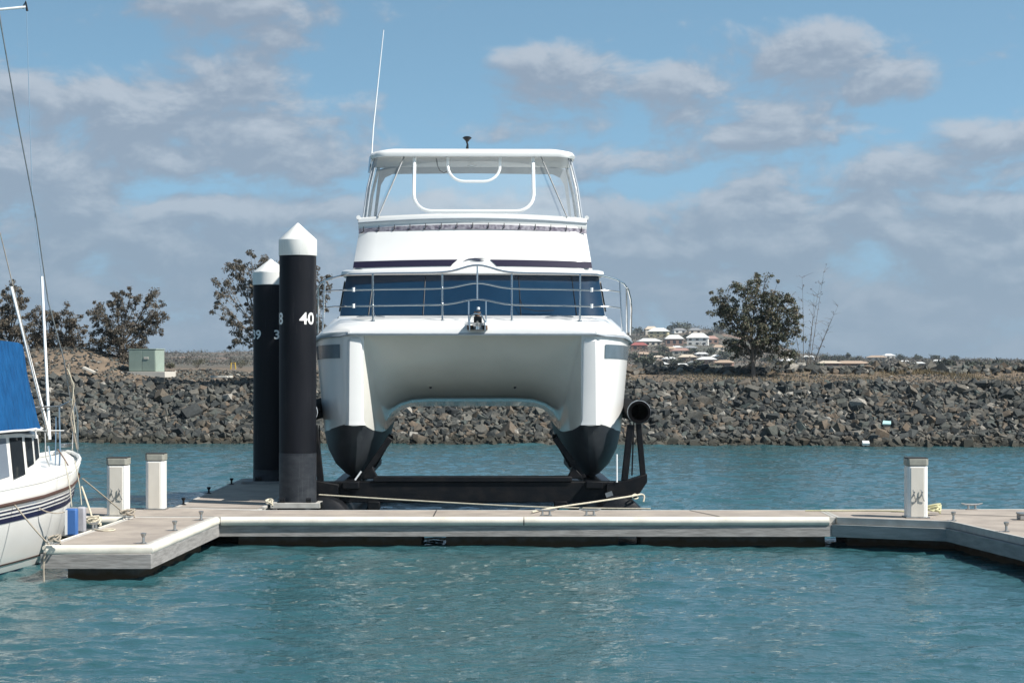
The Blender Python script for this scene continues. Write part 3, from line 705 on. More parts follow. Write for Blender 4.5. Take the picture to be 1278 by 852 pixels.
# things on the bank
def cabinet():
    Y = 88; s = Y/F; r = empty('utility_cabinet', ((183-CX)*s, Y, 2.83), R(-14), 'pale green metal utility cabinet with double doors on the bank top', 'cabinet')
    W, D, H = 1.32, .95, 1.05
    MB().box((-W/2,-D/2,.06), (W/2,D/2,H)).build('body', M['cabinet'], r, bevel=.02)
    MB().box((-W/2-.03,-D/2-.03,H+.002), (W/2+.03,D/2+.03,H+.04)).build('lid', M['cabinet'], r, bevel=.01)
    for x0, x1 in ((-W/2+.03,-.012),(.012,W/2-.03)): 
        d = MB().box((x0,-D/2-.025,.1), (x1,-D/2-.002,H-.04)).build('door', M['cabinet'], r, bevel=.006)
        if x0 > 0: MB().box((.1,-D/2-.05,.62), (.32,-D/2-.027,.72)).build('handle', M['slab'], d, bevel=.005)
    MB().box((-W/2-.12,-D/2-.12,-.2), (W/2+.5,D/2+.12,.055)).build('base', M['slab'], r, bevel=.01)
cabinet()
random.seed(9)
o = MB().box((-.3,-.2,0), (.25,.2,.10), rot=Matrix.Rotation(R(24),3,'Y')).build('concrete_panel', M['slab'], bevel=.01, label='pale slab lying tilted on the side of the gravel mound', cat='slab'); o.location = P(112,463,86.5)
o = MB().prism([(-.45,-.2),(.3,-.25),(.5,.15),(-.2,.25)], 0, .09).build('concrete_slab', M['slab'], bevel=.01, label='flat pale slab on the bank edge left of the piles', cat='slab'); o.location = P(276,473,86); o.location.z = 2.62
o = MB().tube([(-.14,0,0),(-.1,0,.42),(.1,0,.42),(.14,0,0)], .035, 6).build('yellow_frame', M['yellow'], label='small yellow metal hoop frame beyond the bank crest', cat='frame'); o.location = P(291,462,104); o.location.z = 2.88
# bright litter caught in the rocks
o = MB().prism([(-.2,-.1),(.15,-.12),(.22,.08),(-.1,.12)], 0, .05).build('plastic_scrap', mat('scrap_teal', (.35,.55,.55), .5), label='pale turquoise plastic scrap in the rocks at right', cat='litter'); o.location = P(1106,528,77.4); o.rotation_euler = (R(35),0,.2)
o = MB().prism([(-.16,-.1),(.12,-.12),(.16,.08),(-.1,.12)], 0, .10).build('foam_scrap', mat('scrap_white', (.7,.72,.7), .6), label='small white foam lump at the waterline of the rock bank', cat='litter'); o.location = P(1080,554,75.4); o.rotation_euler = (R(25),0,.2)

# ------------------------------------------------------------------ pontoon dock
ZD = .5
def W2(px, py): v = onz(px, py, ZD); return (v.x, v.y)
def inset(pts, d):
    c = Vector((sum(p[0] for p in pts)/len(pts), sum(p[1] for p in pts)/len(pts))); n = len(pts); out = []
    A = sum(pts[i][0]*pts[(i+1)%n][1]-pts[(i+1)%n][0]*pts[i][1] for i in range(n))
    sg = 1 if A > 0 else -1
    for i in range(n):
        p0, p1, p2 = Vector(pts[i-1]), Vector(pts[i]), Vector(pts[(i+1)%n])
        e1, e2 = (p1-p0).normalized(), (p2-p1).normalized()
        n1, n2 = Vector((-e1.y, e1.x))*sg, Vector((-e2.y, e2.x))*sg
        b = (n1+n2); b = b/max(.3, b.length_squared)*2; out.append(tuple(p1+b*d))
    return out
def pontoon(label, pts, floats, deckm='deck', edge='timber'):
    cx_, cy_ = sum(p[0] for p in pts)/len(pts), sum(p[1] for p in pts)/len(pts)
    r = empty('pontoon', (cx_, cy_, 0), 0, label, 'pontoon', 'floating pontoon sections')
    L = lambda ps: [(a-cx_, b-cy_) for a, b in ps]
    ip = inset(pts, .07)
    MB().prism(L(ip), ZD-.05, ZD-.004).build('deck', M[deckm], r, bevel=.006)
    # edge kerb in concrete around the deck: a ring
    def ring(p0, p1, z0, z1, nm, m, bev):
        b = MB(); n = len(p0)
        for i in range(n):
            j = (i+1) % n; a, c = p0[i], p0[j]; e, f = p1[j], p1[i]
            vs = [(*a,z0),(*c,z0),(*e,z0),(*f,z0),(*a,z1),(*c,z1),(*e,z1),(*f,z1)]
            b.add([(x-cx_, y-cy_, z) for x, y, z in vs], [(0,3,2,1),(4,5,6,7),(0,1,5,4),(2,3,7,6)])
        b.build(nm, m, r, bevel=bev)
    ring(pts, inset(pts, .068), ZD-.12, ZD, 'deck_edge', M['deckedge'], .006)
    ring(inset(pts, -.09), inset(pts, .05), .155, ZD-.125, 'waler', M[edge], .004)
    for f in floats:
        MB().prism(L(f), -.55, .21).build('float', M['float'], r, bevel=.02)
    return r
# corner points (photo px on the deck plane)
A1, A2 = W2(60,680), W2(182.6,680); A3 = (-5.28,34.5); A4 = (-6.76,34.5)
left_f = [A1, A2, A3, A4]
pontoon('short finger pontoon with tan deck reaching toward the viewer beside the yacht', left_f, [[(A1[0]+.25,A1[1]+.18),(A2[0]-.16,A2[1]+.18),(A3[0]-.16,A3[1]-.5),(A4[0]+.2,A4[1]-.5)]])
B3 = W2(1186,650); B4 = W2(1278,670.7); 
walk = [(-24,35.3),(-6.765,34.56),(5.75,34.5),(5.75,36.15),(2,36.15),(-4.75,36.15),(-6.2,36.75),(-24,37.4)]
pontoon('long main walkway pontoon running across behind the water', walk,
        [[(-23,35.6),(-7,34.9),(-7,36.4),(-23,37)], [(-4.9,34.75),(-1.62,34.75),(-1.62,35.9),(-4.9,35.9)], [(-1.18,34.72),(1.9,34.72),(1.9,35.9),(-1.18,35.9)], [(2.3,34.75),(5.6,34.75),(5.6,35.9),(2.3,35.9)]])
rightp = [(5.76,34.45),(B3[0],B3[1]),(B4[0],B4[1]),(8.55,22.0),(11.5,22.0),(11.9,36.5),(5.76,36.3)]
pontoon('wide pontoon section at right carrying the single white pedestal', rightp, [[(6.0,34.8),(7.75,34.0),(8.25,30.4),(8.8,22.3),(11.2,22.3),(11.2,36),(6.0,36)]], edge='timberteal')
backf = [(-6.42,36.8),(-4.70,36.2),(-4.70,37.5),(-4.78,46.2),(-6.42,46.2)]
pontoon('shaded finger pontoon running back behind the two black piles', backf, [[(-6.25,37.3),(-4.95,37.3),(-4.95,45.9),(-6.25,45.9)]])
# vinyl bumper lengths
def bumper(pts, label, r=.078, m='fender'):
    b = MB(); b.tube(pts, r, 12); o = b.build('bumper_strip', M[m], ang=50, label=label, cat='bumper', group='vinyl bumper strips along the pontoon edges'); return o
zb = ZD-.072
bumper([(A1[0]-.01,A1[1]-.035,zb),(A2[0]+.035,A2[1]-.035,zb),(A3[0]+.035,A3[1]-.05,zb)], 'cream bumper wrapped round the near end of the short finger')
bumper([(A3[0]+.12,34.455,zb),(0.2,34.45,zb)], 'long cream bumper on the left half of the main walkway edge')
bumper([(.22,34.45,zb),(5.62,34.45,zb)], 'long cream bumper on the right half of the main walkway edge')
bumper([(A1[0]-.05,A1[1],zb+.03),(A4[0]-.05,A4[1]-.15,zb+.03)], 'thin pale bumper on the yacht side of the short finger', .04)
bumper([(A4[0]-.12,34.5,zb),(-10,34.66,zb)], 'cream bumper on the walkway edge in front of the yacht bow')
# seams on decks
def seam(p, q, label, wd=.03):
    p, q = Vector((*p,ZD+.004)), Vector((*q,ZD+.004)); d = (q-p).normalized(); n = Vector((-d.y,d.x,0))*wd/2
    MB().add([p-n,q-n,q+n,p+n], [(0,1,2,3)]).build('joint_strip', M['seam'], label=label, cat='joint strip', group='dark joint strips between pontoon decks')
seam(W2(1112,638.6), W2(1278,644.5), 'dark joint running right from the single pedestal', .05)
seam(W2(181,632.2), W2(350,634.2), 'dark joint between walkway and shaded back finger', .05)
seam((-5.3,34.6),(-6.7,34.6),'dark joint between short finger and main walkway', .03)
seam((-1.4,34.6),(-1.4,36.05),'dark joint across the main walkway, below the catamaran', .02)
seam((3.7,34.6),(3.3,36.05),'dark slanting joint across the main walkway at right', .03)

# horn cleats
def cleat_proto(label, x, y, z, rz, grp, s=1.0):
    r = empty('cleat', (x,y,z), rz, label, 'cleat', grp)
    b = MB(); b.tube([(-.20*s,0,.115*s),(-.12*s,0,.095*s),(0,0,.09*s),(.12*s,0,.095*s),(.20*s,0,.115*s)], [.010*s,.018*s,.022*s,.018*s,.010*s], 8); b.build('horn', M['alloy'], r)
    for sx in (-1,1): MB().tube([(sx*.065*s,0,-.01),(sx*.065*s,0,.09*s)], .02*s, 8).build('post', M['alloy'], r)
    MB().box((-.11*s,-.04*s,0), (.11*s,.04*s,.012*s)).build('base', M['alloy'], r, bevel=.003)
    return r
GC = 'horn cleats on the pontoon decks'
c0 = cleat_proto('left one of the two horn cleats on the main walkway edge', *W2(681.5,643), ZD+.002, 0, GC, 1.0)
def cl(label, px, py, rz):
    c = copy_tree(c0); x, y = W2(px, py); c.location = (x, y, ZD+.002); c.rotation_euler = (0,0,rz); c['label'] = label; return c
cl('right one of the two horn cleats on the main walkway edge', 736.5, 643, .02)
cl('horn cleat on the back edge of the deck right of the single pedestal', 1213, 635.4, 0)
cl('horn cleat at the near left corner of the short finger', 70, 678, R(80))
cl('horn cleat midway on the yacht side of the short finger', 118, 660, R(80))
cl('horn cleat at the inner end of the short finger below the first pedestal', 160, 645, R(60))
# small peg bollards
def peg(label, px, py, m='rust', h=.15):
    x, y = W2(px, py); r = empty('deck_peg', (x,y,ZD+.001), 0, label, 'deck peg', 'small pegs along the pontoon edges')
    MB().lathe([(.045,0),(.045,.012),(.022,.02),(.020,h*.6)], 12).build('stem', M[m], r)
    MB().lathe([(.020,h*.6),(.030,h*.7),(.048,h),(.02,h+.01),(0,h+.01)], 12).build('head', M[m], r)
    MB().box((-.11,-.03,0),(.05,.03,.008)).build('plate', M[m], r)
peg('rusty peg nearest the viewer on the short finger edge', 179, 677.5, 'alloy')
peg('rusty peg in the middle of the short finger edge', 218, 661.5, 'alloy')
peg('rusty peg at the inner corner of the short finger', 251, 648.5, 'alloy')
peg('dull peg at the corner of the right pontoon beside the pedestal', 1190, 649.5, 'alloy')
peg('dull peg farther right along the right pontoon edge', 1256, 663, 'alloy')
peg('black peg at the front left corner of the shaded finger', 229, 629.5, 'blackrub', .13)
peg('black peg midway on the left edge of the shaded finger', 260.6, 615.5, 'blackrub', .13)
peg('black peg farthest back on the left edge of the shaded finger', 289, 604, 'blackrub', .13)
# grey box cut by the frame at right
r = empty('dock_box', (W2(1283,648)[0], W2(1283,648)[1], ZD+.002), 0, 'low grey box on the right pontoon at the picture edge', 'box')
MB().box((-.17,-.12,0),(.17,.12,.09)).build('body', M['timber'], r, bevel=.01); MB().box((-.18,-.13,.092),(.18,.13,.12)).build('lid', M['alloy'], r, bevel=.008)

# service pedestals
def pedestal(label, px, py, h, cleats=True, hgrp='white service pedestals', wd=.36):
    x, y = W2(px, py); r = empty('service_pedestal', (x, y+.17, ZD), 0, label, 'pedestal', hgrp)
    q = wd/2
    MB().prism([(-q,-q+.04),(-q+.04,-q),(q-.04,-q),(q,-q+.04),(q,q-.04),(q-.04,q),(-q+.04,q),(-q,q-.04)], .0, h-.15).build('body', M['pede'], r, bevel=.008)
    MB().box((-q+.055,-q-.012,.02),(q-.075,-q+.01,h-.17)).build('front_panel', M['pedepanel'], r, bevel=.004)
    MB().box((-q+.02,-q+.02,h-.16),(q-.02,q-.02,h-.10)).build('lens', M['pedelens'], r)
    MB().prism([(-q-.01,-q+.03),(-q+.03,-q-.01),(q-.03,-q-.01),(q+.01,-q+.03),(q+.01,q-.03),(q-.03,q+.01),(-q+.03,q+.01),(-q-.01,q-.03)], h-.135, h-.02).build('cap', M['pedecap'], r, bevel=.008)
    MB().box((-q+.0,-q+.0,h-.018),(q-.0,q,h)).build('lid', M['seam'], r, bevel=.004)
    MB().box((-q-.03,-q-.03,-.0),(q+.03,q+.03,.018)).build('foot', M['alloy'], r)
    if cleats:
        for sx, t in ((-.075,.0),(.065,.0)):
            b = MB(); b.tube([(sx-.02,-q-.035,.50),(sx+.0,-q-.05,.42),(sx+.012,-q-.05,.36),(sx+.04,-q-.03,.30)], .008, 6); b.tube([(sx-.01,-q-.005,.40),(sx,-q-.05,.40)], .012, 6); b.tube([(sx+.01,-q-.06,.47),(sx-.045,-q-.05,.36)], .009, 6)
            b.build('hose_hook', M['alloy'], r)
        MB().tube([(.03,-q-.02,.38),(-.02,-q-.03,.33),(-.10,-q-.025,.24)], .008, 6).build('hose_hook', M['alloy'], r)
    return r
pedestal('white pedestal with metal hooks nearest the yacht bow', 145.5, 644.0, 1.05)
pedestal('white pedestal without hooks, right of the one by the yacht', 193, 635.6, 1.05, False, wd=.345)
pedestal('single white pedestal with hooks on the right pontoon', 1145.5, 646.0, 1.06)

# piles
def bend_text(s, size, rad, ang, zc, name, parent, m, squash=1.0, bold=.02):
    cu = bpy.data.curves.new(name, 'FONT'); cu.body = s; cu.size = size; cu.align_x = 'CENTER'; cu.align_y = 'CENTER'; cu.offset = bold*size; cu.resolution_u = 4
    ob = bpy.data.objects.new(name, cu); col.objects.link(ob); bpy.context.view_layer.update()
    me = bpy.data.meshes.new_from_object(ob.evaluated_get(bpy.context.evaluated_depsgraph_get())); bpy.data.objects.remove(ob); bpy.data.curves.remove(cu)
    bm = bmesh.new(); bm.from_mesh(me); bmesh.ops.triangulate(bm, faces=bm.faces)
    for _ in range(2): bmesh.ops.subdivide_edges(bm, edges=[e for e in bm.edges if e.calc_length() > .04], cuts=1)
    for v in bm.verts:
        th = ang+v.co.x*squash/rad; z = v.co.y
        v.co = Vector((math.sin(th)*rad, -math.cos(th)*rad, zc+z))
    bm.to_mesh(me); bm.free(); me.materials.clear(); me.materials.append(m)
    o = bpy.data.objects.new(name, me); col.objects.link(o); o.parent = parent; o['label'] = 'white painted number '+s; return o
def pile(label, x, y, top, rad, capb, caps, nums, worn):
    r = empty('mooring_pile', (x,y,0), 0, label, 'pile', 'black mooring piles')
    MB().lathe([(rad,worn+.002),(rad,capb-.002)], 48).build('sleeve', M['pile'], r, ang=60)
    MB().lathe([(rad*1.005,-2.5),(rad*1.012,worn),(rad*.99,worn+.001)], 48).build('worn_section', M['pilelow'], r, ang=60)
    MB().lathe([(rad*1.02,capb),(rad*1.035,capb+.01),(rad*1.035,caps-.02),(rad*1.0,caps),(rad*.05,top-.01),(0,top)], 48).build('cap', M['capw'], r, ang=28)
    for (s, size, ang, z, sq) in nums: bend_text(s, size, rad+.004, R(ang), z, 'number', r, M['num'], sq)
    return r
p1 = (-4.13, 37.45); s1 = p1[1]-.36
z_ = lambda py, Y: EYE-(py-HY)/F*Y
pile('front black pile marked 40, taller in view, with white cone cap', p1[0], p1[1], z_(278,p1[1]), .355, z_(318,s1), z_(297,s1),
     [('40', .315, 38, z_(398,s1), 1.05), ('38', .315, -72, z_(398,s1), 1.05)], z_(566,s1))
p2 = ((338-CX)/F*44.6, 44.6); s2 = 44.2
pile('back black pile half hidden behind the front pile, with white cone cap', p2[0], p2[1], z_(323,p2[1]), .40, z_(355,s2), z_(338,s2),
     [('39', .285, -50, z_(418,s2), 1.2), ('38', .285, 38, z_(418,s2), 1.1)], .8)
def collar(label, x, y, w_, m='deckedge', h=.07):
    r = empty('pile_guide', (x,y,ZD), 0, label, 'pile guide', 'pile guide frames')
    b = MB(); a = .375
    for (x0,y0,x1,y1) in ((-w_,-w_,w_,-a),(-w_,a,w_,w_),(-w_,-a,-a,a),(a,-a,w_,a)): b.box((x0,y0,-.03),(x1,y1,h))
    b.build('frame', M[m], r, bevel=.004)
    for sx in (-1,1): MB().tube([(sx*.2,-a-.02,h+.05),(sx*.3,-a-.02,h+.05)], .045, 10).build('roller', M['blackrub'], r)
collar('square guide frame round the front pile', p1[0], p1[1], .47)
collar('dark square guide frame round the back pile', p2[0], p2[1], .60, 'timber', .05)

# ------------------------------------------------------------------ power catamaran (local frame: x right, y aft, z up)
D0 = 38.0; BX = (590-CX)/F*D0
cat = empty('power_catamaran', (BX, D0, 0), math.atan((CX-590)/F), 'white power catamaran with flybridge facing the viewer, raised on a floating lift', 'boat')
def L(px, py, y): D = D0+y; return Vector(((px-590)/F*D, y, EYE-(py-HY)/F*D))
I = np.interp
YS = [0,.04,.12,.25,.4,.6,.85,1.15,1.5,2.0,2.5,3.2,4.5,6,8,10]
def Zt(y): return I(y, [0,.25,.6,1.1,1.7,2.4,3.2,10], [3.80,3.62,3.30,2.95,2.68,2.50,2.44,2.18])
def Xi(y): return I(y, [0,.3,.8,1.6,2.6,10], [2.13,2.05,1.93,1.82,1.80,1.92])
def Xo(y): return I(y, [0,.12,.4,.9,1.6,2.4,10], [2.48,2.61,2.79,2.94,3.02,3.05,3.03])
def Xg(y): return I(y, [0,.1,.3,.6,1.0,1.6,2.4,4,10], [2.50,2.66,2.82,2.96,3.08,3.19,3.25,3.28,3.2])
def Zg(y): return I(y, [0,.6,1.6,4,10], [3.76,3.74,3.66,3.60,3.5])
def Zk(y): return I(y, [0,.05,.12,.25,.45,.8,1.4,10], [2.0,1.80,1.62,1.38,1.16,1.0,.93,.93])
def Zc(y): return I(y, [0,.2,.6,1.4,10], [2.04,1.98,1.90,1.84,1.84])
def Rf(y): return I(y, [0,.3,.9,1.8,2.6,10], [.03,.20,.45,.58,.50,.32])
def outer(y, t):                              # t 0 chine .. 1 gunwale
    return Xo(y)+(Xg(y)-Xo(y))*t**.85, Zc(y)+(Zg(y)-Zc(y))*t
def half(y):
    xi, xo, zt, zc, zk, r = Xi(y), Xo(y), Zt(y), Zc(y), Zk(y), Rf(y); xk = I(y,[0,.5],[2.30,2.38])
    pts = [(0,zt),(.6,zt),(max(.9, xi-2.0*r),zt)]
    for a in (20,40,60,78): pts.append((xi-r*1.6*(1-math.sin(R(a))), zt-r*(1-math.cos(R(a)))))
    pts += [(xi, zt-r-.02)]
    zm = max(zc+.05, (zt-r+zc)/2); pts += [(xi-.005, zm), (xi+.0, zc)]
    kb = len(pts)-1
    d = zc-zk
    pts += [(xi+.03+(xk-xi)*.14, zc-.38*d), (xi+(xk-xi)*.42, zc-.70*d), (xi+(xk-xi)*.75, zc-.93*d), (xk-.05, zk), (xk+.06, zk), (xk+(xo-xk)*.30, zc-.93*d), (xk+(xo-xk)*.64, zc-.70*d), (xo-.03-(xo-xk)*.08, zc-.38*d), (xo, zc)]
    ke = len(pts)-1
    for t in (.15,.35,.6,.8,1): pts.append(outer(y, t))
    return pts, kb, ke
rings = []
for y in YS:
    h, kb, ke = half(y); n = len(h)
    rings.append([(-x, y, z) for x, z in h[::-1]]+[(x, y, z) for x, z in h[1:]])
nr = len(rings[0]); c_ = n-1
def mf(i, j):
    k = abs(j-c_) if j >= c_ else c_-1-j
    if kb <= k < ke: return 1
    if YS[i] >= 2.4 and k < kb: return 2
    if k < kb: return 3
    return 0
b = MB().loft(rings, mfun=mf)
h, kb, ke = half(0)
for s in (1,-1):                             # stem faces
    pl = [(s*x, 0, z) for x, z in h[6:]]; pl = pl if s > 0 else pl[::-1]
    b.add(pl, [tuple(range(len(pl)))], 0)
# transom
h, _, _ = half(10.0); pl = [(-x,10,z) for x,z in h[::-1]]+[(x,10,z) for x,z in h[1:]]; b.add(pl, [tuple(range(len(pl)))], 0)
hull = b.build('hull', [M['gel'], M['antifoul'], M['gel_tunnel'], M['gel_tunnel']], cat, ang=38)
for s in (1,-1):                             # raised plumb stem plates
    o = MB(); zz0, zz1 = 2.02, 3.70
    pr = [(2.145,-.045),(2.175,-.06),(2.41,-.075),(2.45,-.045)]
    rg = []
    for z, k, dx in ((zz0,1.15,-.01),(zz0+.1,1.0,0),(2.8,.96,.0),(3.5,.90,-.0),(3.66,.85,0),(3.72,.6,0)):
        rg.append([(s*(2.31+(x-2.31)*k+dx), yy*(1 if z < 3.7 else .3), z) for x, yy in [(2.13,.02)]+pr+[(2.49,.03)]])
    o.loft(rg); o.build('stem', M['gel'], hull, ang=28)
    # slate panel on the outer bow
    rg = []
    for y in [.06,.12,.25,.4,.6,.85,1.15,1.5,2.0,2.6]:
        q = []
        for zf in (3.33,3.60):
            zf2 = zf-.02*y; t = (zf2-Zc(y))/(Zg(y)-Zc(y)); x, z = outer(y, t); q.append((s*(x+.010), y-.010, z))
        rg.append(q)
    MB().loft(rg).build('side_panel', M['slate'], hull)
for x in (-1,1): MB().lathe([(.028,0),(.028,.01),(0,.012)], 12, axis='y').build('drain', M['seam'], hull).location = (x*.86, 1.55, 2.74)
# deck cap
def Zd(y): return I(y, [-.12,-.09,.0,.2,.6,1.0,2.6,10], [3.885,3.93,3.96,4.0,4.11,4.165,4.175,4.175])
rg = []
for y in [-.12,-.10,-.04,.05,.12,.25,.4,.6,.85,1.0,1.15,1.6,2.2,3,4.5,7,10]:
    xg = Xg(max(y,0))+.05 if y > 0 else 2.50+y*.6; zg = Zg(max(y,0)); zd = Zd(y); 
    e = min(.42, .1+y*.5) if y > 0 else .1
    h = [(0,zd+.02),(1.2,zd+.015),(xg-e-.5,zd),(xg-e,zd-.04),(xg-e*.5,zd-(zd-zg)*.45),(xg-.04,zg+.10),(xg,zg+.075),(xg,zg+.035),(xg-.03,zg+.012),(xg-.3 if y < .1 else xg-.06,zg+.01)]
    rg.append([(-a, y, z) for a, z in h[::-1]]+[(a, y, z) for a, z in h[1:]])
b = MB().loft(rg)
pl = rg[0]; b.add(pl, [tuple(range(len(pl)))])
b.add([(-2.45,-.1,3.80),(2.45,-.1,3.80),(2.45,.1,3.80),(-2.45,.1,3.80)], [(0,1,2,3)])
deck = b.build('foredeck', M['gel'], cat, ang=40)
pts = []
for y in [10,4,2.2,1.6,1.15,.85,.6,.4,.25,.12,.03]: pts.append((Xg(y)+.052, y, Zg(y)-.0))
full = pts+[(2.40,-.115,3.80)]+[(-2.40,-.115,3.80)]+[(-x,y,z) for x,y,z in pts[::-1]]
MB().tube(full, .022, 8).build('rub_rail', M['greyfab'], cat)
for x in (-2.02, 1.72):
    MB().tube([(x-.28,.55,Zd(.55)+.05),(x,.55,Zd(.55)+.07),(x+.28,.55,Zd(.55)+.05)], .014, 8).build('deck_cleat', M['steel'], cat)
# cabin with wraparound windscreen
def ringbox(specs, name, m, parent, ang=35, cap=True):
    """specs: list of (z, yfront, halfwidth_front, halfwidth_back, yback, bow) closed rings"""
    rg = []
    for (z, yf, wf, wb, yb, bow) in specs:
        q = []
        for t in np.linspace(-1,1,25): q.append((wf*t, yf+bow*t*t+ (.10 if abs(t) > .999 else 0), z(t) if callable(z) else z))
        q += [(wb, yf+bow+.6, q[-1][2]), (wb, yb, q[-1][2]), (-wb, yb, q[-1][2]), (-wb, yf+bow+.6, q[0][2])]
        rg.append(q)
    b = MB().loft(rg, closed=True)
    if cap: b.add(rg[0], [tuple(range(len(rg[0])-1,-1,-1))]); b.add(rg[-1], [tuple(range(len(rg[-1])))])
    return b.build(name, m, parent, ang=ang)
cabin = ringbox([(4.05,2.35,2.86,2.92,9.3,.45),(4.22,2.45,2.82,2.88,9.3,.45),(4.225,2.56,2.79,2.85,9.3,.45),(5.12,3.15,2.68,2.74,9.2,.45)], 'cabin', M['gel'], cat)
ws = []
for z, yf, wf in ((4.235,2.535,2.80),(5.10,3.10,2.70)):
    ws.append([(wf*t, yf+.45*t*t+(.10 if abs(t) > .999 else 0)-.012, z) for t in np.linspace(-1,1,25)])
q = MB().loft(ws); wind = q.build('windscreen', M['wind'], cat, ang=60)
for t in (-.78,-.37,.36,.78):
    p0 = Vector((2.80*t, 2.535+.45*t*t-.018, 4.24)); p1 = Vector((2.70*t, 3.10+.45*t*t-.018, 5.09))
    MB().tube([p0,p1], .009, 6).build('divider', M['blackrub'], wind)
# wiper-like curved line on the right pane
MB().tube([(1.0,2.62,4.55),(1.05,2.55,4.38),(1.35,2.60,4.32),(1.7,2.68,4.34)], .008, 6).build('wiper', M['blackrub'], wind)
# side windows
for s in (1,-1):
    MB().add([(s*2.885,3.9,4.35),(s*2.885,8.6,4.35),(s*2.78,8.6,5.02),(s*2.78,4.1,5.02)], [(0,1,2,3)]).build('side_window', M['dglass'], cat)
brow = ringbox([(5.10,2.99,2.76,2.80,9.6,.42),(5.13,2.94,2.80,2.84,9.7,.42),(5.19,2.95,2.79,2.82,9.7,.42),(5.225,3.05,2.70,2.74,9.6,.42)], 'cabin_roof', M['gel'], cat, 50)
fly = ringbox([(5.20,3.02,2.56,2.60,9.2,.40),(5.46,3.12,2.53,2.57,9.2,.40),(6.10,3.60,2.455,2.49,8.8,.40),(6.22,3.62,2.45,2.48,8.8,.40)], 'flybridge', M['gel'], cat, 30, cap=True)
# navy stripe in two halves with slanted inner ends
def flyfront(z, t):
    yf = I(z,[5.20,5.46,6.10,6.22],[3.02,3.12,3.60,3.62]); wf = I(z,[5.20,5.46,6.10,6.22],[2.56,2.53,2.455,2.45])
    return Vector((wf*t, yf+.40*t*t-.014, z))
for s in (-1,1):
    rg = []
    for k in range(14):
        q = []
        for z in (5.285,5.35,5.425):
            t0 = .155 if s > 0 else .145
            t0 += {5.285:.045,5.35:.02,5.425:-.012}[z] if s > 0 else {5.285:.035,5.35:.015,5.425:-.02}[z]
            t = t0+(.999-t0)*k/13; q.append(flyfront(z-.03*t*t, s*t))
        rg.append(q)
    MB().loft(rg).build('navy_stripe', M['navy'], fly)
# swoosh emblem
def swoosh(pts, ws_, name='emblem'):
    up = []; dn = []
    for (px, py), w_ in zip(pts, ws_):
        z = EYE-(py-HY)/F*(D0+3.08); t = (px-590)/F*(D0+3.08)/2.54
        up.append(flyfront(z+w_, t)+Vector((0,-.004,0))); dn.append(flyfront(z-w_, t)+Vector((0,-.004,0)))
    MB().loft([up, dn]).build(name, M['navy'], fly)
swoosh([(578,326),(584,323.5),(592,322.6),(600,322.4),(606,322.4)], [.003,.010,.013,.010,.002])
swoosh([(586,325.5),(592,325.0),(598,325.0),(604,325.2)], [.001,.010,.013,.006])
# coaming rim: pale bar, seam and lacing strip
def arc(z, yf, wf, bow, n=25, cam=.06): return [(wf*t, yf+bow*t*t, z-cam*t*t) for t in np.linspace(-1,1,n)]
rim = MB(); sec = [(-.03,6.20),(-.045,6.26),(-.05,6.33),(-.02,6.42),(.06,6.45),(.14,6.42),(.14,6.20)]
rg = []
for t in np.linspace(-1,1,27):
    rg.append([(2.47*t, 3.66+.40*t*t+dy, z-.07*t*t) for dy, z in sec])
rim.loft(rg); rimo = rim.build('coaming', M['greyw'] if 'greyw' in M else M['gel'], cat, ang=50)
MB().tube(arc(6.33,3.60,2.475,.40,25,.07), .016, 6).build('coaming_seam', M['greyfab'], rimo)
rg = []
for t in np.linspace(-1,1,27): rg.append([(2.462*t, 3.60+.40*t*t-.012, z-.07*t*t) for z in (6.10,6.16,6.20)])
M['lace'] = mat('lace_strip', (.11,.09,.13), .5, c2=(.42,.40,.44), scale=14)
MB().loft([[ (x,y-.02,z) for x,y,z in r_] for r_ in rg]).build('lacing_strip', M['lace'], rimo)
for k in range(15):
    t = -.955+1.91*k/14; x, y, z = 2.465*t, 3.60+.40*t*t-.03, 6.20-.07*t*t
    MB().tube([(x,y,z+.035),(x,y-.02,z),(x+.0,y-.015,z-.06),(x-.05,y,z-.10)], .008, 5).build('lacing_hook', M['blackrub'], rimo)
# sides of coaming
for s in (-1,1):
    MB().tube([(s*2.47,4.05,6.38),(s*2.48,6,6.36),(s*2.46,8.6,6.3)], .05, 8).build('side_coaming', M['gel'], rimo)
# hardtop
YF = 4.55; YB = 7.0
def topring(z, w_, yf, yb, r=.35):
    q = []
    for (cx1, cy1, a0) in ((w_-r, yf+r, -90),(w_-r, yb-r, 0),(-w_+r, yb-r, 90),(-w_+r, yf+r, 180)):
        for a in (0,18,36,54,72,90): q.append((cx1+r*math.cos(R(a0+a)), cy1+r*math.sin(R(a0+a)), z))
    return q
def cam_(rg, k=.03): return [(x, y, z-k*(x/2.25)**4*2.2) for x, y, z in rg]
ht = [cam_(topring(7.80,2.18,YF+.10,YB-.1)), cam_(topring(7.79,2.24,YF+.02,YB)), cam_(topring(7.86,2.27,YF,YB)), cam_(topring(7.93,2.22,YF+.03,YB)), cam_(topring(7.97,2.0,YF+.2,YB-.2,.3))]
b = MB().loft(ht, closed=True); b.add(ht[0], [tuple(range(24))[::-1]]); b.add(ht[-1], [tuple(range(24))])
top = b.build('hardtop', M['gel'], cat, ang=60)
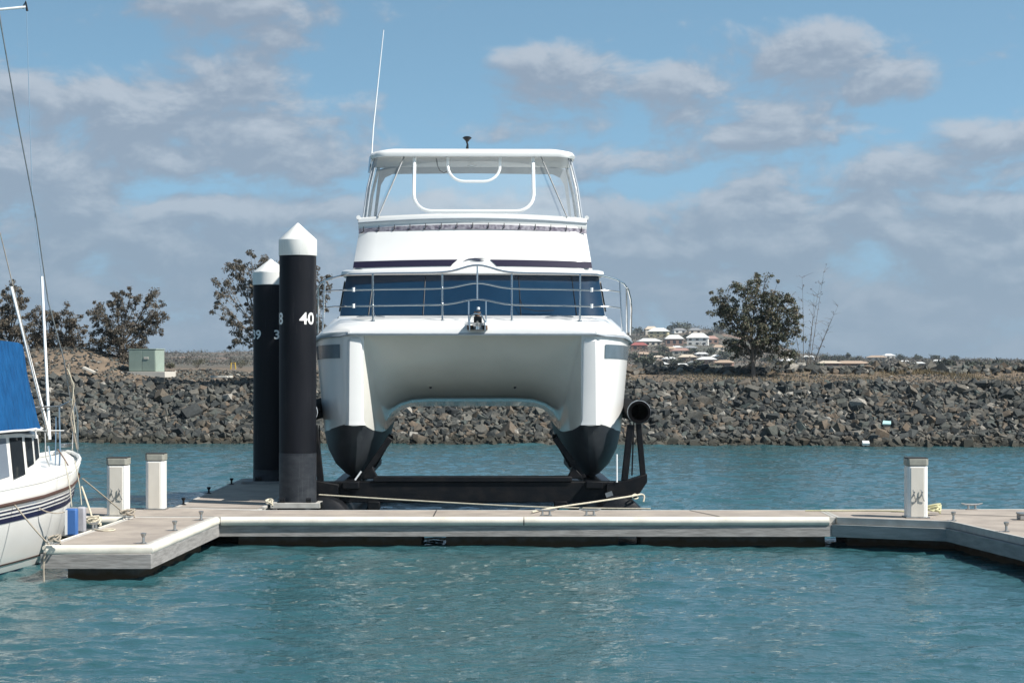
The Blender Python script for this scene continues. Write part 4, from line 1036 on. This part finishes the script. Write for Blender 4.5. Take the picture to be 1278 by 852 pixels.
# clear curtains
fy0, fy1, z0, z1 = 3.78, YF+.14, 6.42, 7.80
def cur(pts, name='clear_curtain'): return MB().add(pts, [(0,1,2,3)]).build(name, M['vinyl'], cat)
rg0 = [(2.36*t, fy0+.34*t*t, z0-.06*t*t) for t in np.linspace(-1,1,17)]; rg1 = [(2.13*t, fy1+.20*t*t, z1-.02-.05*t**4) for t in np.linspace(-1,1,17)]
MB().loft([rg0, rg1]).build('clear_curtain', M['vinyl'], cat, ang=60)
for s in (-1,1):
    cur([(s*2.40,4.15,6.38),(s*2.42,7.2,6.36),(s*2.16,6.9,7.78),(s*2.15,4.9,7.76)])
    # corner posts and zips
    for (xa, ya, xb, yb, r_, m) in ((2.375,4.14,2.15,4.92,.022,'greyfab'),(2.40,4.5,2.17,5.1,.022,'greyfab'),(2.41,5.4,2.18,5.7,.03,'alloy'),(2.42,6.8,2.16,6.8,.035,'alloy'),(2.30,4.06,2.10,4.84,.012,'greyfab')):
        MB().tube([(s*xa,ya,6.36),(s*(xa+xb)/2+s*.03,(ya+yb)/2,7.1),(s*xb,yb,7.78)], r_, 8).build('curtain_post', M[m], cat)
    MB().tube([L(590+s*(590-472),271,3.9), L(590+s*(590-507),190,4.75)], .017, 8).build('strut', M['alloy'], cat)
# rear frame band seen through the curtains
b = MB(); rg = []
for (x, z) in [(-2.24,6.5),(-2.12,7.35),(-2.02,7.52),(-1.85,7.60),(0,7.62),(1.85,7.60),(2.02,7.52),(2.12,7.35),(2.24,6.5)]: rg.append((x, 6.93, z))
up = [(-2.30,6.93,6.5),(-2.2,6.93,7.4),(-2.16,6.93,7.7),(-1.9,6.93,7.79),(0,6.93,7.79),(1.9,6.93,7.79),(2.16,6.93,7.7),(2.2,6.93,7.4),(2.30,6.93,6.5)]
b.loft([rg, up]); o = b.build('rear_valance', M['gel_grey'] if 'gel_grey' in M else M['greyfab'], cat)
# white U shaped tubes
def utube(x0, x1, ztop, zbot, r, y0, y1, name='frame_tube', rad=.028):
    pts = [(x0,y0,ztop)]
    def Yz(z): return y1+(y0-y1)*(z-zbot)/(ztop-zbot)
    for a in range(0,91,15): pts.append((x0+r-r*math.cos(R(a)), 0, zbot+r-r*math.sin(R(a))))
    for a in range(90,-1,-15): pts.append((x1-r+r*math.cos(R(a)), 0, zbot+r-r*math.sin(R(a))))
    pts.append((x1,y0,ztop)); pts = [(x, Yz(z), z) for x, y, z in pts]
    MB().tube(pts, rad, 8).build(name, M['whitetube'], cat)
ym = 4.3
utube((517-590)/F*42.5, (666-590)/F*42.3, 7.79, 6.52, .38, 4.75, 4.05, rad=.038)
utube((559-590)/F*42.9, (624-590)/F*42.9, 7.79, 7.21, .36, 4.78, 4.55, rad=.032)
MB().tube([L(545,198,4.8),L(546,207,4.8),L(549,213,4.8),L(554,216,4.8),L(560,213,4.8)], .012, 6).build('cable', M['blackrub'], cat)
o = MB().lathe([(0,-.02),(.10,0),(.10,.012),(.03,.05),(0,.055)], 16).build('dome_light', M['steel'], cat); o.location = L(589,207,5.6)
# gps mushroom
g0 = L(583,186,4.9); gp = MB(); gp.tube([(0,0,-.03),(.01,0,.10),(-.01,0,.16)], [.035,.022,.018], 8); gp.lathe([(.02,.15),(.05,.19),(.10,.235),(.10,.25),(.06,.275),(0,.28)], 16)
o = gp.build('gps_antenna', M['blackrub'], cat); o.location = g0
# whip aerial
a0, a1, a2 = L(462.5,214,4.9), L(466,160,4.9), L(479,38,4.9)
MB().tube([a0,a1,a2], [.019,.016,.009], 8).build('whip_aerial', M['whitetube'], cat)
MB().tube([L(461,216,4.9),L(463,196,4.9)], .032, 8).build('aerial_mount', M['steel'], cat)
# bow rail
def hump(x): return math.exp(-((x-.09)/.42)**2)
def railrow(z, hz, xe, nm, r=.018, tail=None):
    pts = []
    for x in np.linspace(-xe, xe, 49): pts.append((x, .30+.02*abs(x), z+hz*hump(x)-.03*(abs(x)/xe)**2))
    if tail: pts = [(-a,b,c) for a,b,c in tail[::-1]]+pts+list(tail)
    MB().tube(pts, r, 8).build(nm, M['steel'], rail)
rail = MB().tube([(-.0,0,0),(0,0,.01)], .001, 3).build('bow_rail', M['steel'], cat) if False else empty('bow_rail'); rail.parent = cat
tail = [(2.62,.42,4.95),(2.85,.55,4.90),(3.02,.72,4.82),(3.12,.90,4.70),(3.18,1.08,4.52),(3.205,1.2,4.3),(3.20,1.3,3.80)]
railrow(5.01,.15,2.45,'top_rail',.021,tail)
railrow(4.70,.11,2.55,'mid_rail',.015,[(2.75,.48,4.67),(2.93,.60,4.65)])
railrow(4.38,.11,2.55,'lower_rail',.015,[(2.75,.48,4.35),(2.93,.60,4.33)])
for x in (-1.97,-.60,.77,2.12):
    MB().tube([(x,.42,Zd(.4)-.03),(x,.33,4.98+.15*hump(x))], .02, 8).build('stanchion', M['steel'], rail)
    MB().lathe([(.045,0),(.045,.015),(.02,.03)], 10).build('stanchion_foot', M['steel'], rail).location = (x,.42,Zd(.4)+.005)
MB().tube([(.09,.30,4.48),(.09,.30,5.15)], .016, 8).build('stanchion', M['steel'], rail)
for x in (-.08,.26): MB().tube([(x,.22,4.02),(x,.31,4.45)], .014, 8).build('stanchion', M['steel'], rail)
for s in (-1,1):
    MB().tube([(s*2.98,.62,3.86),(s*2.93,.60,4.88)], .018, 8).build('stanchion', M['steel'], rail)
    MB().tube([(s*3.10,1.0,3.84),(s*3.08,.82,4.74)], .017, 8).build('stanchion', M['steel'], rail)
    for z in (4.68,4.36): 
        for x in (2.35,): MB().lathe([(0,-.04),(.028,-.04),(.028,.04),(0,.04)], 8).build('rail_clip', M['whitetube'], rail).location = (s*x,.34,z)
# anchor gear
anc = empty('anchor_gear'); anc.parent = cat; anc.location = (.09,-.1,3.98)
MB().box((-.20,-.14,-.10),(.20,.45,-.012)).build('roller_channel', M['rust'], anc, bevel=.01)
for s in (-1,1): MB().box((s*.15-.012,-.24,-.12),(s*.15+.012,.3,.09)).build('cheek', M['steel'], anc, bevel=.005)
b = MB(); 
for v_, f_ in [([(-.13,-.22,.02),(0,-.30,-.10),(.13,-.22,.02),(.05,-.02,.04),(-.05,-.02,.04)], [(0,1,3,4),(1,2,3)])]: b.add(v_, f_)
b.tube([(0,-.2,0),(0,.2,.07),(0,.4,.08)], .025, 8); b.build('anchor', M['alloy'], anc)
MB().lathe([(.0,-.12),(.07,-.12),(.045,-.03),(.045,.03),(.07,.12),(0,.12)], 16).build('windlass', M['rust'], anc).location = (0,.25,.14)
MB().box((-.07,.12,.02),(.09,.34,.17)).build('windlass_body', M['blackrub'], anc, bevel=.02)
MB().tube([(-.16,.1,.02),(-.14,.06,.16),(-.04,.08,.22),(.08,.08,.20),(.15,.1,.05)], .014, 6).build('hoop', M['steel'], anc)
MB().lathe([(0,-.03),(.03,-.02),(.03,.02),(0,.03)], 10).build('lamp', M['whitetube'], anc).location = (.02,.1,.32)
MB().box((-.075,-.30,-.10),(-.015,-.12,-.035), rot=Matrix.Rotation(.5,3,'Z')).build('fluke', M['steel'], anc)
MB().box((.02,-.30,-.10),(.075,-.12,-.04), rot=Matrix.Rotation(-.6,3,'Z')).build('fluke', M['steel'], anc)

# ------------------------------------------------------------------ floating boat lift
lift = empty('boat_lift', (BX, D0, 0), math.atan((CX-590)/F), 'black steel floating lift carrying the catamaran', 'boat lift')
def LB(b, n, m='lift', bev=.012): return b.build(n, M[m], lift, bevel=bev)
LB(MB().box((-3.1,.15,.50),(3.1,.55,.90)), 'crossbeam')
LB(MB().box((-1.95,.10,.905),(1.95,.60,1.00)), 'beam_top')
LB(MB().box((-3.1,8.6,.0),(3.1,9.0,.42)), 'crossbeam')
LB(MB().box((-2.05,.02,.36),(-1.82,.4,.52)), 'bracket'); LB(MB().box((1.6,.02,.40),(1.85,.4,.52)), 'bracket')
for s in (-1,1):
    b = MB().lathe([(0,-.45),(.35,-.42),(.47,-.36),(.50,-.28),(.50,9.6),(.4,9.7),(0,9.72)], 28, c=(s*2.86,0,.14), axis='y'); b.build('float_tank', M['blackrub'], lift, ang=40)
    b = MB().box((s*2.38-.16,-.05,.78),(s*2.38+.16,9.4,.915)); LB(b, 'keel_bunk')
    # inclined arms bearing on the inner hull sides
    def arm(p, q, w_, d_): 
        p, q = Vector(p), Vector(q); t = (q-p).normalized(); n_ = Vector((-t.z,0,t.x))*w_/2; dd = Vector((0,d_/2,0))
        vs = [p-n_-dd,p+n_-dd,q+n_-dd,q-n_-dd,p-n_+dd,p+n_+dd,q+n_+dd,q-n_+dd]
        return MB().add(vs, [(0,1,2,3),(7,6,5,4),(0,4,5,1),(1,5,6,2),(2,6,7,3),(3,7,4,0)])
    LB(arm((s*2.20,.5,.95),(s*1.63,.5,1.75),.12,.12), 'bunk_arm')
    LB(arm((s*2.20,5.0,.95),(s*1.80,5.0,1.65),.12,.12), 'bunk_arm')
    LB(MB().add([(s*2.15,.35,.95),(s*1.86,.35,.95),(s*1.93,.35,1.08),(s*1.98,.35,1.20),(s*2.15,.35,1.02),(s*2.15,.6,.95),(s*1.86,.6,.95),(s*1.93,.6,1.08),(s*1.98,.6,1.20),(s*2.15,.6,1.02)],
        [(0,1,2,3,4),(5,6,7,8,9),(0,1,6,5),(1,2,7,6),(2,3,8,7),(3,4,9,8),(4,0,5,9)]), 'gusset')
    # outer end frame
    pl = [(2.62,.86),(3.02,.93),(3.42,1.06),(3.42,.90),(3.22,.60),(2.9,.52),(2.62,.52)]
    vs = [(s*x,.0,z) for x,z in pl]+[(s*x,.35,z) for x,z in pl]; n = len(pl)
    LB(MB().add(vs, [tuple(range(n)), tuple(range(2*n-1,n-1,-1))]+[(i,(i+1)%n,n+(i+1)%n,n+i) for i in range(n)]), 'end_frame')
    LB(arm((s*2.98,.12,.92),(s*3.10,.12,2.02),.13,.12), 'post'); LB(arm((s*3.36,.25,1.0),(s*3.26,.25,2.12),.11,.12), 'post'); LB(arm((s*3.16,.5,1.0),(s*3.20,.5,2.1),.03,.03), 'post')
    b = MB().lathe([(.165,2.2),(.165,.02),(.17,.0),(.215,.0),(.22,.02),(.22,.5),(.212,.52),(.212,6.5),(.16,6.5)], 32, c=(s*3.27,0,2.27), axis='y', cap=False)
    tb_ = b.build('guide_tube', M['tubeblack'], lift, ang=40)
    MB().lathe([(.224,.10),(.230,.11),(.230,.19),(.224,.20)], 32, c=(s*3.27,0,2.27), axis='y', cap=False).build('clamp_band', M['greyfab'], tb_)
    MB().lathe([(0,2.1),(.163,2.1)], 32, c=(s*3.27,0,2.27), axis='y', cap=False).build('tube_shade_disc', M['void'], tb_)  # black disc added inside the open tube, standing in for its inner shade
MB().tube([(2.82,-.02,.90),(2.82,-.02,1.45)], .018, 8).build('marker_rod', M['whitetube'], lift)
MB().tube([(-3.02,.6,.6),(-3.04,.6,2.0)], .012, 6).build('rod', M['lift'], lift)
MB().tube([(-2.42+.12,.0,.95),(-2.18,.0,1.12)], .018, 6).build('marker_rod', M['whitetube'], lift)
MB().box((2.60,-.02,.62),(2.74,-.005,.71), rot=Matrix.Rotation(R(-20),3,'Y')).build('reflector', M['alloy'], lift)

# ------------------------------------------------------------------ yacht at left
yacht = empty('sailing_yacht', (-7.72, 33.65, 0), math.atan(.20)*-1, 'white sailing yacht with blue canvas cover cut by the left picture edge', 'boat')
# local: x to starboard, y negative toward stern
def yb(t): return I(t, [0,.1,.3,.6,1.0,1.6,2.1,3.5,5,7,9,11], [.0,.18,.36,.53,.67,.82,.90,1.02,1.10,1.2,1.2,1.0])
def ysz(t): return I(t, [0,.6,1.6,3,5,11], [1.68,1.58,1.45,1.36,1.32,1.34])
def ysec(t, w_):            # w_ 0 sheer .. 1 waterline .. 1.25 below
    b_, zs = yb(t), ysz(t); z = zs*(1-w_); rake = .75*w_*np.exp(-t/1.2)
    k = 1-.36*w_**1.6-.25*max(0,w_-.9)
    k *= (1-.25*w_*math.exp(-t/1.5))
    return Vector((b_*k, -(t+rake), z))
TS = [0,.04,.1,.2,.3,.45,.6,.8,1.0,1.3,1.6,2,2.5,3,3.5,4,4.5,5,6,7,8,9,10,11]
WS = [0,.08,.16,.25,.35,.5,.65,.8,.9,1.0,1.12,1.25]
rg = []
for t in TS:
    st = [ysec(t, w_) for w_ in WS]; rg.append([(-p.x,p.y,p.z) for p in st]+[tuple(p) for p in st[::-1]])
hullm = lambda i, j: 1 if (j in (10,9,11,12,13) ) else 0
b = MB().loft(rg, mfun=lambda i, j: 1 if 8 < j < 14 else 0); b.add(rg[-1], [tuple(range(len(rg[-1])))])
yh = b.build('hull', [M['ygel'], M['bluestr']], yacht, ang=60)
def ystrip(w0, w1, m, name='stripe', off=.008, out=0):
    for s in (1,-1):
        q = []
        for t in TS:
            a, c = ysec(t, w0), ysec(t, w1); q.append([(s*(a.x+off+out), a.y+off, a.z), (s*((a.x+c.x)/2+off+out*1.6), a.y+off, (a.z+c.z)/2), (s*(c.x+off+out), c.y+off, c.z)])
        MB().loft(q).build(name, M[m], yh)
ystrip(.145,.19,'brown','strake',.012,.02); ystrip(.240,.258,'bluestr'); ystrip(.285,.305,'bluestr'); ystrip(.325,.385,'bluestr'); ystrip(.885,.905,'brown')
# toe rail and deck
MB().tube([(p.x-.02,p.y,p.z+.02) for p in [ysec(t,0) for t in TS[::-1]]]+[(-p.x+.02,p.y,p.z+.02) for p in [ysec(t,0) for t in TS[1:]]], .035, 6).build('toe_rail', M['ygel'], yh)
b = MB(); rg = []
for t in TS: p = ysec(t,0); rg.append([(-p.x,p.y,p.z-.04),(0,p.y,p.z+.03),(p.x,p.y,p.z-.04)])
b.loft(rg).build('deck', M['ygel'], yacht)
# coachroof with windows
def yroof(): 
    pr = []
    for (t, hw, z0_, z1_) in ((1.45,.20,1.42,1.50),(1.75,.36,1.38,1.80),(2.05,.50,1.34,2.12),(3.0,.62,1.30,2.18),(5.5,.85,1.28,2.2),(7,.9,1.25,2.2)):
        pr.append([(-hw,-t,z0_),(-hw*.86,-t,z1_-.06),(-hw*.7,-t,z1_),(0,-t,z1_+.05),(hw*.7,-t,z1_),(hw*.86,-t,z1_-.06),(hw,-t,z0_)])
    b = MB().loft(pr); b.add(pr[0], [tuple(range(7))]); b.add(pr[-1], [tuple(range(6,-1,-1))])
    c = b.build('coachroof', M['ygel'], yacht, ang=40)
    def side(t, k):   # point on starboard face at distance t, height fraction k
        hw = I(t,[1.75,2.05,3.0,5.5,7],[.36,.50,.62,.85,.9]); z0_ = I(t,[1.75,2.05,3.0,7],[1.38,1.34,1.30,1.25]); z1_ = I(t,[1.75,2.05,3.0,7],[1.80,2.12,2.18,2.2])-.06
        return Vector((hw*(1-.14*k)+.012, -t, z0_+(z1_-z0_)*k))
    for (t0, t1, k0, k1, m) in ((2.12,2.30,.50,.92,'dglass'),(2.40,2.72,.38,.93,'dglass'),(2.86,3.40,.20,.93,'dglass'),(3.55,4.5,.22,.93,'greycov'),(4.7,6.2,.25,.93,'greycov')):
        for s in (1,-1):
            q = [side(t0,k0),side(t1,k0-.06),side(t1,k1),side(t0,k1)]
            MB().add([(s*p.x,p.y,p.z) for p in q], [(0,1,2,3)]).build('window', M[m], c)
yroof()
# the blue canvas tent over the boom
def canvas():
    rg = []; F_ = [-1,-.96,-.88,-.78,-.68,-.6,-.5,-.35,-.15,0,.15,.35,.5,.6,.68,.78,.88,.96,1]
    def zprof(a, zr, ze):                 # flat top, bulky steep sides
        return zr-(zr-ze)*(0 if a < .5 else ((a-.5)/.5)**.9)-.03*a
    for t, zr, he, ht in ((2.02,2.24,.52,.30),(2.12,2.55,.55,.32),(2.25,2.95,.58,.34),(2.40,3.36,.61,.36),(2.50,3.54,.62,.37),(2.62,3.58,.63,.37),(3.0,3.59,.68,.39),(3.6,3.60,.76,.42),(4.6,3.62,.86,.46),(6,3.66,.95,.5),(8,3.7,1.0,.5)):
        row = []
        for k in F_:
            a = abs(k); sg = 1 if k >= 0 else -1
            x = ht*a/.5 if a < .5 else ht+(he-ht)*((a-.5)/.5)
            z = zprof(a, zr, 2.20); fold = .028*math.sin(t*7+a*9)*a+.018*math.sin(t*17-a*6)*a
            row.append((sg*(x+fold), -t+.02*math.sin(a*11), z+.012*math.sin(t*13+a*5)))
        rg.append(row)
    b = MB().loft(rg); b.add(rg[0], [tuple(range(len(F_)))])
    c = b.build('canvas_cover', M['canvas'], yacht, ang=55)
    e = [(r_[-1][0]+.01, r_[-1][1], r_[-1][2]) for r_ in rg]
    MB().tube(e, .016, 6).build('hem', M['wfend'], c)
    MB().tube([(x*1.02,y-.0,z+.012-.16) for x,y,z in rg[5][9:]], .010, 6).build('lashing', M['wfend'], c)
canvas()
# rigging, placed through world points on the bow
inv = None
bpy.context.view_layer.update(); inv = yacht.matrix_world.inverted()
def yw(px, py, Y): return inv @ P(px, py, Y)
def yline(pts, r, name, m, n=6): MB().tube([yw(*p) for p in pts], r, n).build(name, M[m], yacht)
yline([(14,358,32.2),(62,545,32.2)], .028, 'stay_cover', 'whitetube', 8)
yline([(52,345,32.6),(62,548,32.3)], .026, 'stay_cover', 'whitetube', 8)
yline([(33,10,32.6),(40,240,32.6),(52,345,32.6)], .007, 'stay', 'steel')
yline([(2,36,31.5),(22,150,32),(45,270,32.6),(60,375,32.9),(80,450,33.2),(98,560,33.6)], .012, 'forestay', 'alloy')
yline([(-12,-60,31.2),(2,36,31.5)], .014, 'forestay', 'alloy')
yline([(0,290,31),(20,372,31.3),(60,540,31.8)], .009, 'stay', 'ropeg')
yline([(-60,18,32.4),(-20,14,32.4),(32,9,32.6)], .022, 'spreader', 'whitetube', 8)
yline([(28,11,32.6),(32,2,32.6),(34,14,32.6)], .022, 'spreader_tip', 'blackrub', 6)
yline([(33,10,32.6),(30,-80,32.6)], .007, 'stay', 'steel')
# mast (mostly beyond the frame)
MB().tube([(0,-3.4,1.6),(0,-3.35,13.0)], .075, 14).build('mast', M['whitetube'], yacht)
MB().tube([(0,-3.5,3.55),(0,-7.5,3.62)], .06, 12).build('boom', M['whitetube'], yacht)
# pulpit and lifelines
yline([(-30,512,30.2),(20,509,31.2),(74,507,32.6),(84,502,33.1),(92,497,33.6),(97,520,33.7),(97,580,33.75)], .014, 'pulpit', 'steel', 8)
yline([(74,507,32.6),(75,560,32.6),(74,588,32.5)], .014, 'pulpit_leg', 'steel', 8)
yline([(70,520,32.6),(69,588,32.5)], .010, 'pulpit_leg', 'steel', 8)
yline([(93,500,33.6),(91,540,33.6),(90,568,33.7)], .013, 'pulpit_leg', 'steel', 8)
yline([(-20,537,30.2),(40,537,32),(80,537,32.6)], .007, 'lifeline', 'wfend')
yline([(-20,567,30.2),(45,566,31.6)], .007, 'lifeline', 'wfend')
yline([(5,500,30.5),(3,596,30.3)], .014, 'stanchion', 'steel', 8)
yline([(85,455,33.2),(88,475,33.3),(93,500,33.4),(88,520,33.4),(96,560,33.6)], .016, 'rope_bundle', 'ropeg')
yline([(84,460,33.2),(92,480,33.3),(90,505,33.4),(94,540,33.5)], .012, 'rope_bundle', 'rope')
yline([(56,540,32.2),(57,570,32.0),(62,582,32.0)], .012, 'deck_fitting', 'alloy')
yline([(60,556,32.3),(63,575,32.3)], .02, 'deck_fitting', 'steel')
yline([(72,560,32.5),(80,572,32.6),(86,582,32.6)], .012, 'deck_fitting', 'rust')
yline([(5,580,30.6),(18,592,31),(45,594,31.5),(70,587,32.2)], .008, 'jackline', 'ropeg')
# anchor fitting on deck
o = MB().box((-.05,-.15,0),(.05,.15,.06)).build('bow_roller', M['alloy'], yacht, bevel=.01); o.location = (0,-.05,1.78)
# boat fenders hung between yacht and finger
def bfender(label, px0, px1, py0, py1, Y, m, stripes):
    x0 = P(px0,py0,Y); x1 = P(px1,py1,Y); wd = (x1.x-x0.x)/2; r = empty('boat_fender', ((x0.x+x1.x)/2, Y, x1.z), 0, label, 'fender', 'fenders hung on the yacht'); h = x0.z-x1.z
    pr = [(0,0),(wd*.7,.01),(wd,.07),(wd,h-.08),(wd*.7,h-.01),(.02,h),(.02,h+.05),(0,h+.05)]
    MB().box((-wd,-.07,0),(wd,.07,h)).build('body', M[m], r, bevel=.03)
    for (a, b_) in stripes: MB().box((wd*a,-.076,.02),(wd*b_,-.0705,h-.02)).build('stripe', M['wfend'], r)
    MB().tube([(0,0,h+.03),(-.03,.02,h+.3),(-.12,.05,h+.75)], .008, 5).build('lanyard', M['rope'], r)
bfender('blue fender with a white stripe hanging on the yacht side', 82, 97, 634, 668, 31.0, 'bfend', [(-.98,-.55)])
bfender('plain grey fender hanging closest to the yacht bow', 96.5, 107, 632, 664, 31.6, 'gfend', [])

# ------------------------------------------------------------------ ropes
def rope(pts, label, r=.014, m='rope', sub=True):
    P3 = [Vector(p) for p in pts]
    if sub and len(P3) > 2:
        out = []
        for i in range(len(P3)-1):
            p0, p1, p2, p3 = P3[max(i-1,0)], P3[i], P3[i+1], P3[min(i+2,len(P3)-1)]
            for k in range(5):
                t = k/5; out.append(.5*((2*p1)+(p2-p0)*t+(2*p0-5*p1+4*p2-p3)*t*t+(3*p1-p0-3*p2+p3)*t**3))
        out.append(P3[-1]); P3 = out
    return MB().tube(P3, r, 6).build('rope', M[m], label=label, cat='rope', group='mooring ropes')
rope([P(398,617,37.7),P(520,624.5,37.4),P(640,631,37),P(720,633.5,36.8),P(812,634.5,36.6)], 'long pale rope stretched along the front of the boat lift', .013)
rope([onz(664,638.5,ZD+.03),P(690,633.5,36.3),P(745,625.5,36.9),P(790,618.5,37.5),P(800,616.5,37.75),P(804,619,37.75),P(803,626,37.7)], 'pale rope rising from the walkway cleat to the right end of the lift', .017)
rope([P(788,619,37.6),P(793,616.5,37.65),P(796,621,37.7),P(791,622,37.6),P(788,618.5,37.6)], 'knot of pale rope at the right end of the lift', .016)
rope([P(103,597,33.0),P(125,615,33.6),P(156,641,34.3)], 'taut rope from the yacht bow to the inner end of the finger', .013, 'ropeg')
rope([P(102,607,32.9),P(110,630,32.6),P(117,652,32.3)], 'double pale rope dropping from the bow to the middle finger cleat', .016)
rope([P(-4,603,29.5),P(20,632,29.3),P(45,662,29.25),P(63,681,29.2)], 'dark rope from the yacht side to the near finger cleat', .013, 'ropeg')
rope([P(8,597,30.2),P(22,608,30.3),P(40,627,30.4),P(55,637,30.5),P(70,640,30.8),P(84,638,31)], 'slack rope looping down the yacht side to the blue fender', .010, 'ropeg')
rope([P(63,684,29.1),P(57,690,28.98),P(54.5,705,28.95),P(55,725,28.95),P(56,731,28.9)], 'dark rope hanging from the finger corner into the water', .014, 'ropeg')
def coil(px, py, label, r0=.10, m='rope', n=4, rr=.014):
    c = onz(px, py, ZD+.02); pts = []
    random.seed(int(px))
    for k in range(n*10):
        a = 2*math.pi*k/10; q = r0*(1+.15*math.sin(k*1.7)); pts.append(c+Vector((math.cos(a)*q, math.sin(a)*q*.9, .015+.016*(k/10)+.09*abs(math.sin(a*.5+.5*(k//10))))))
    return rope(pts, label, rr, m, False)
coil(68, 680, 'small grey rope coil on the near finger cleat', .085, 'ropeg')
coil(117, 657, 'pale rope coil on the middle finger cleat', .11, 'rope', 5, .018)
coil(159, 646, 'grey rope coil where the finger meets the walkway', .12, 'ropeg', 4)
coil(336, 632, 'small cream rope coil on the deck left of the front pile', .06, 'rope', 3, .018)
coil(1165, 641, 'yellowish rope coil behind the single pedestal', .12, 'ropey', 5, .018)
rope([onz(118,660,ZD+.012),onz(128,662,ZD+.012),onz(140,661.5,ZD+.012),onz(143,660,ZD+.012),onz(130,660,ZD+.012)], 'loose rope tail lying on the short finger', .012)
rope([onz(1160,640,ZD+.03),onz(1120,637.5,ZD+.06),onz(1070,637,ZD+.03),onz(1005,636.8,ZD+.012)], 'yellowish rope lying along the deck left of the single pedestal', .012, 'ropey')

# ------------------------------------------------------------------ air
def haze():
    m = bpy.data.materials.new('haze_air'); m.use_nodes = True; t = m.node_tree; t.nodes.clear()
    o = N('ShaderNodeOutputMaterial', t); v = N('ShaderNodeVolumePrincipled', t)
    v.inputs['Color'].default_value = (.80,.88,.98,1); v.inputs['Density'].default_value = HAZE; v.inputs['Anisotropy'].default_value = .2
    link(v.outputs[0], o.inputs['Volume'], t)
    b = MB().box((-3600,-620,-8),(3600,2600,75)); b.build('haze', m, smooth=False, kind='stuff', label='thin blue air between the viewer and the far hills', cat='haze')
HAZE = .00012
haze()
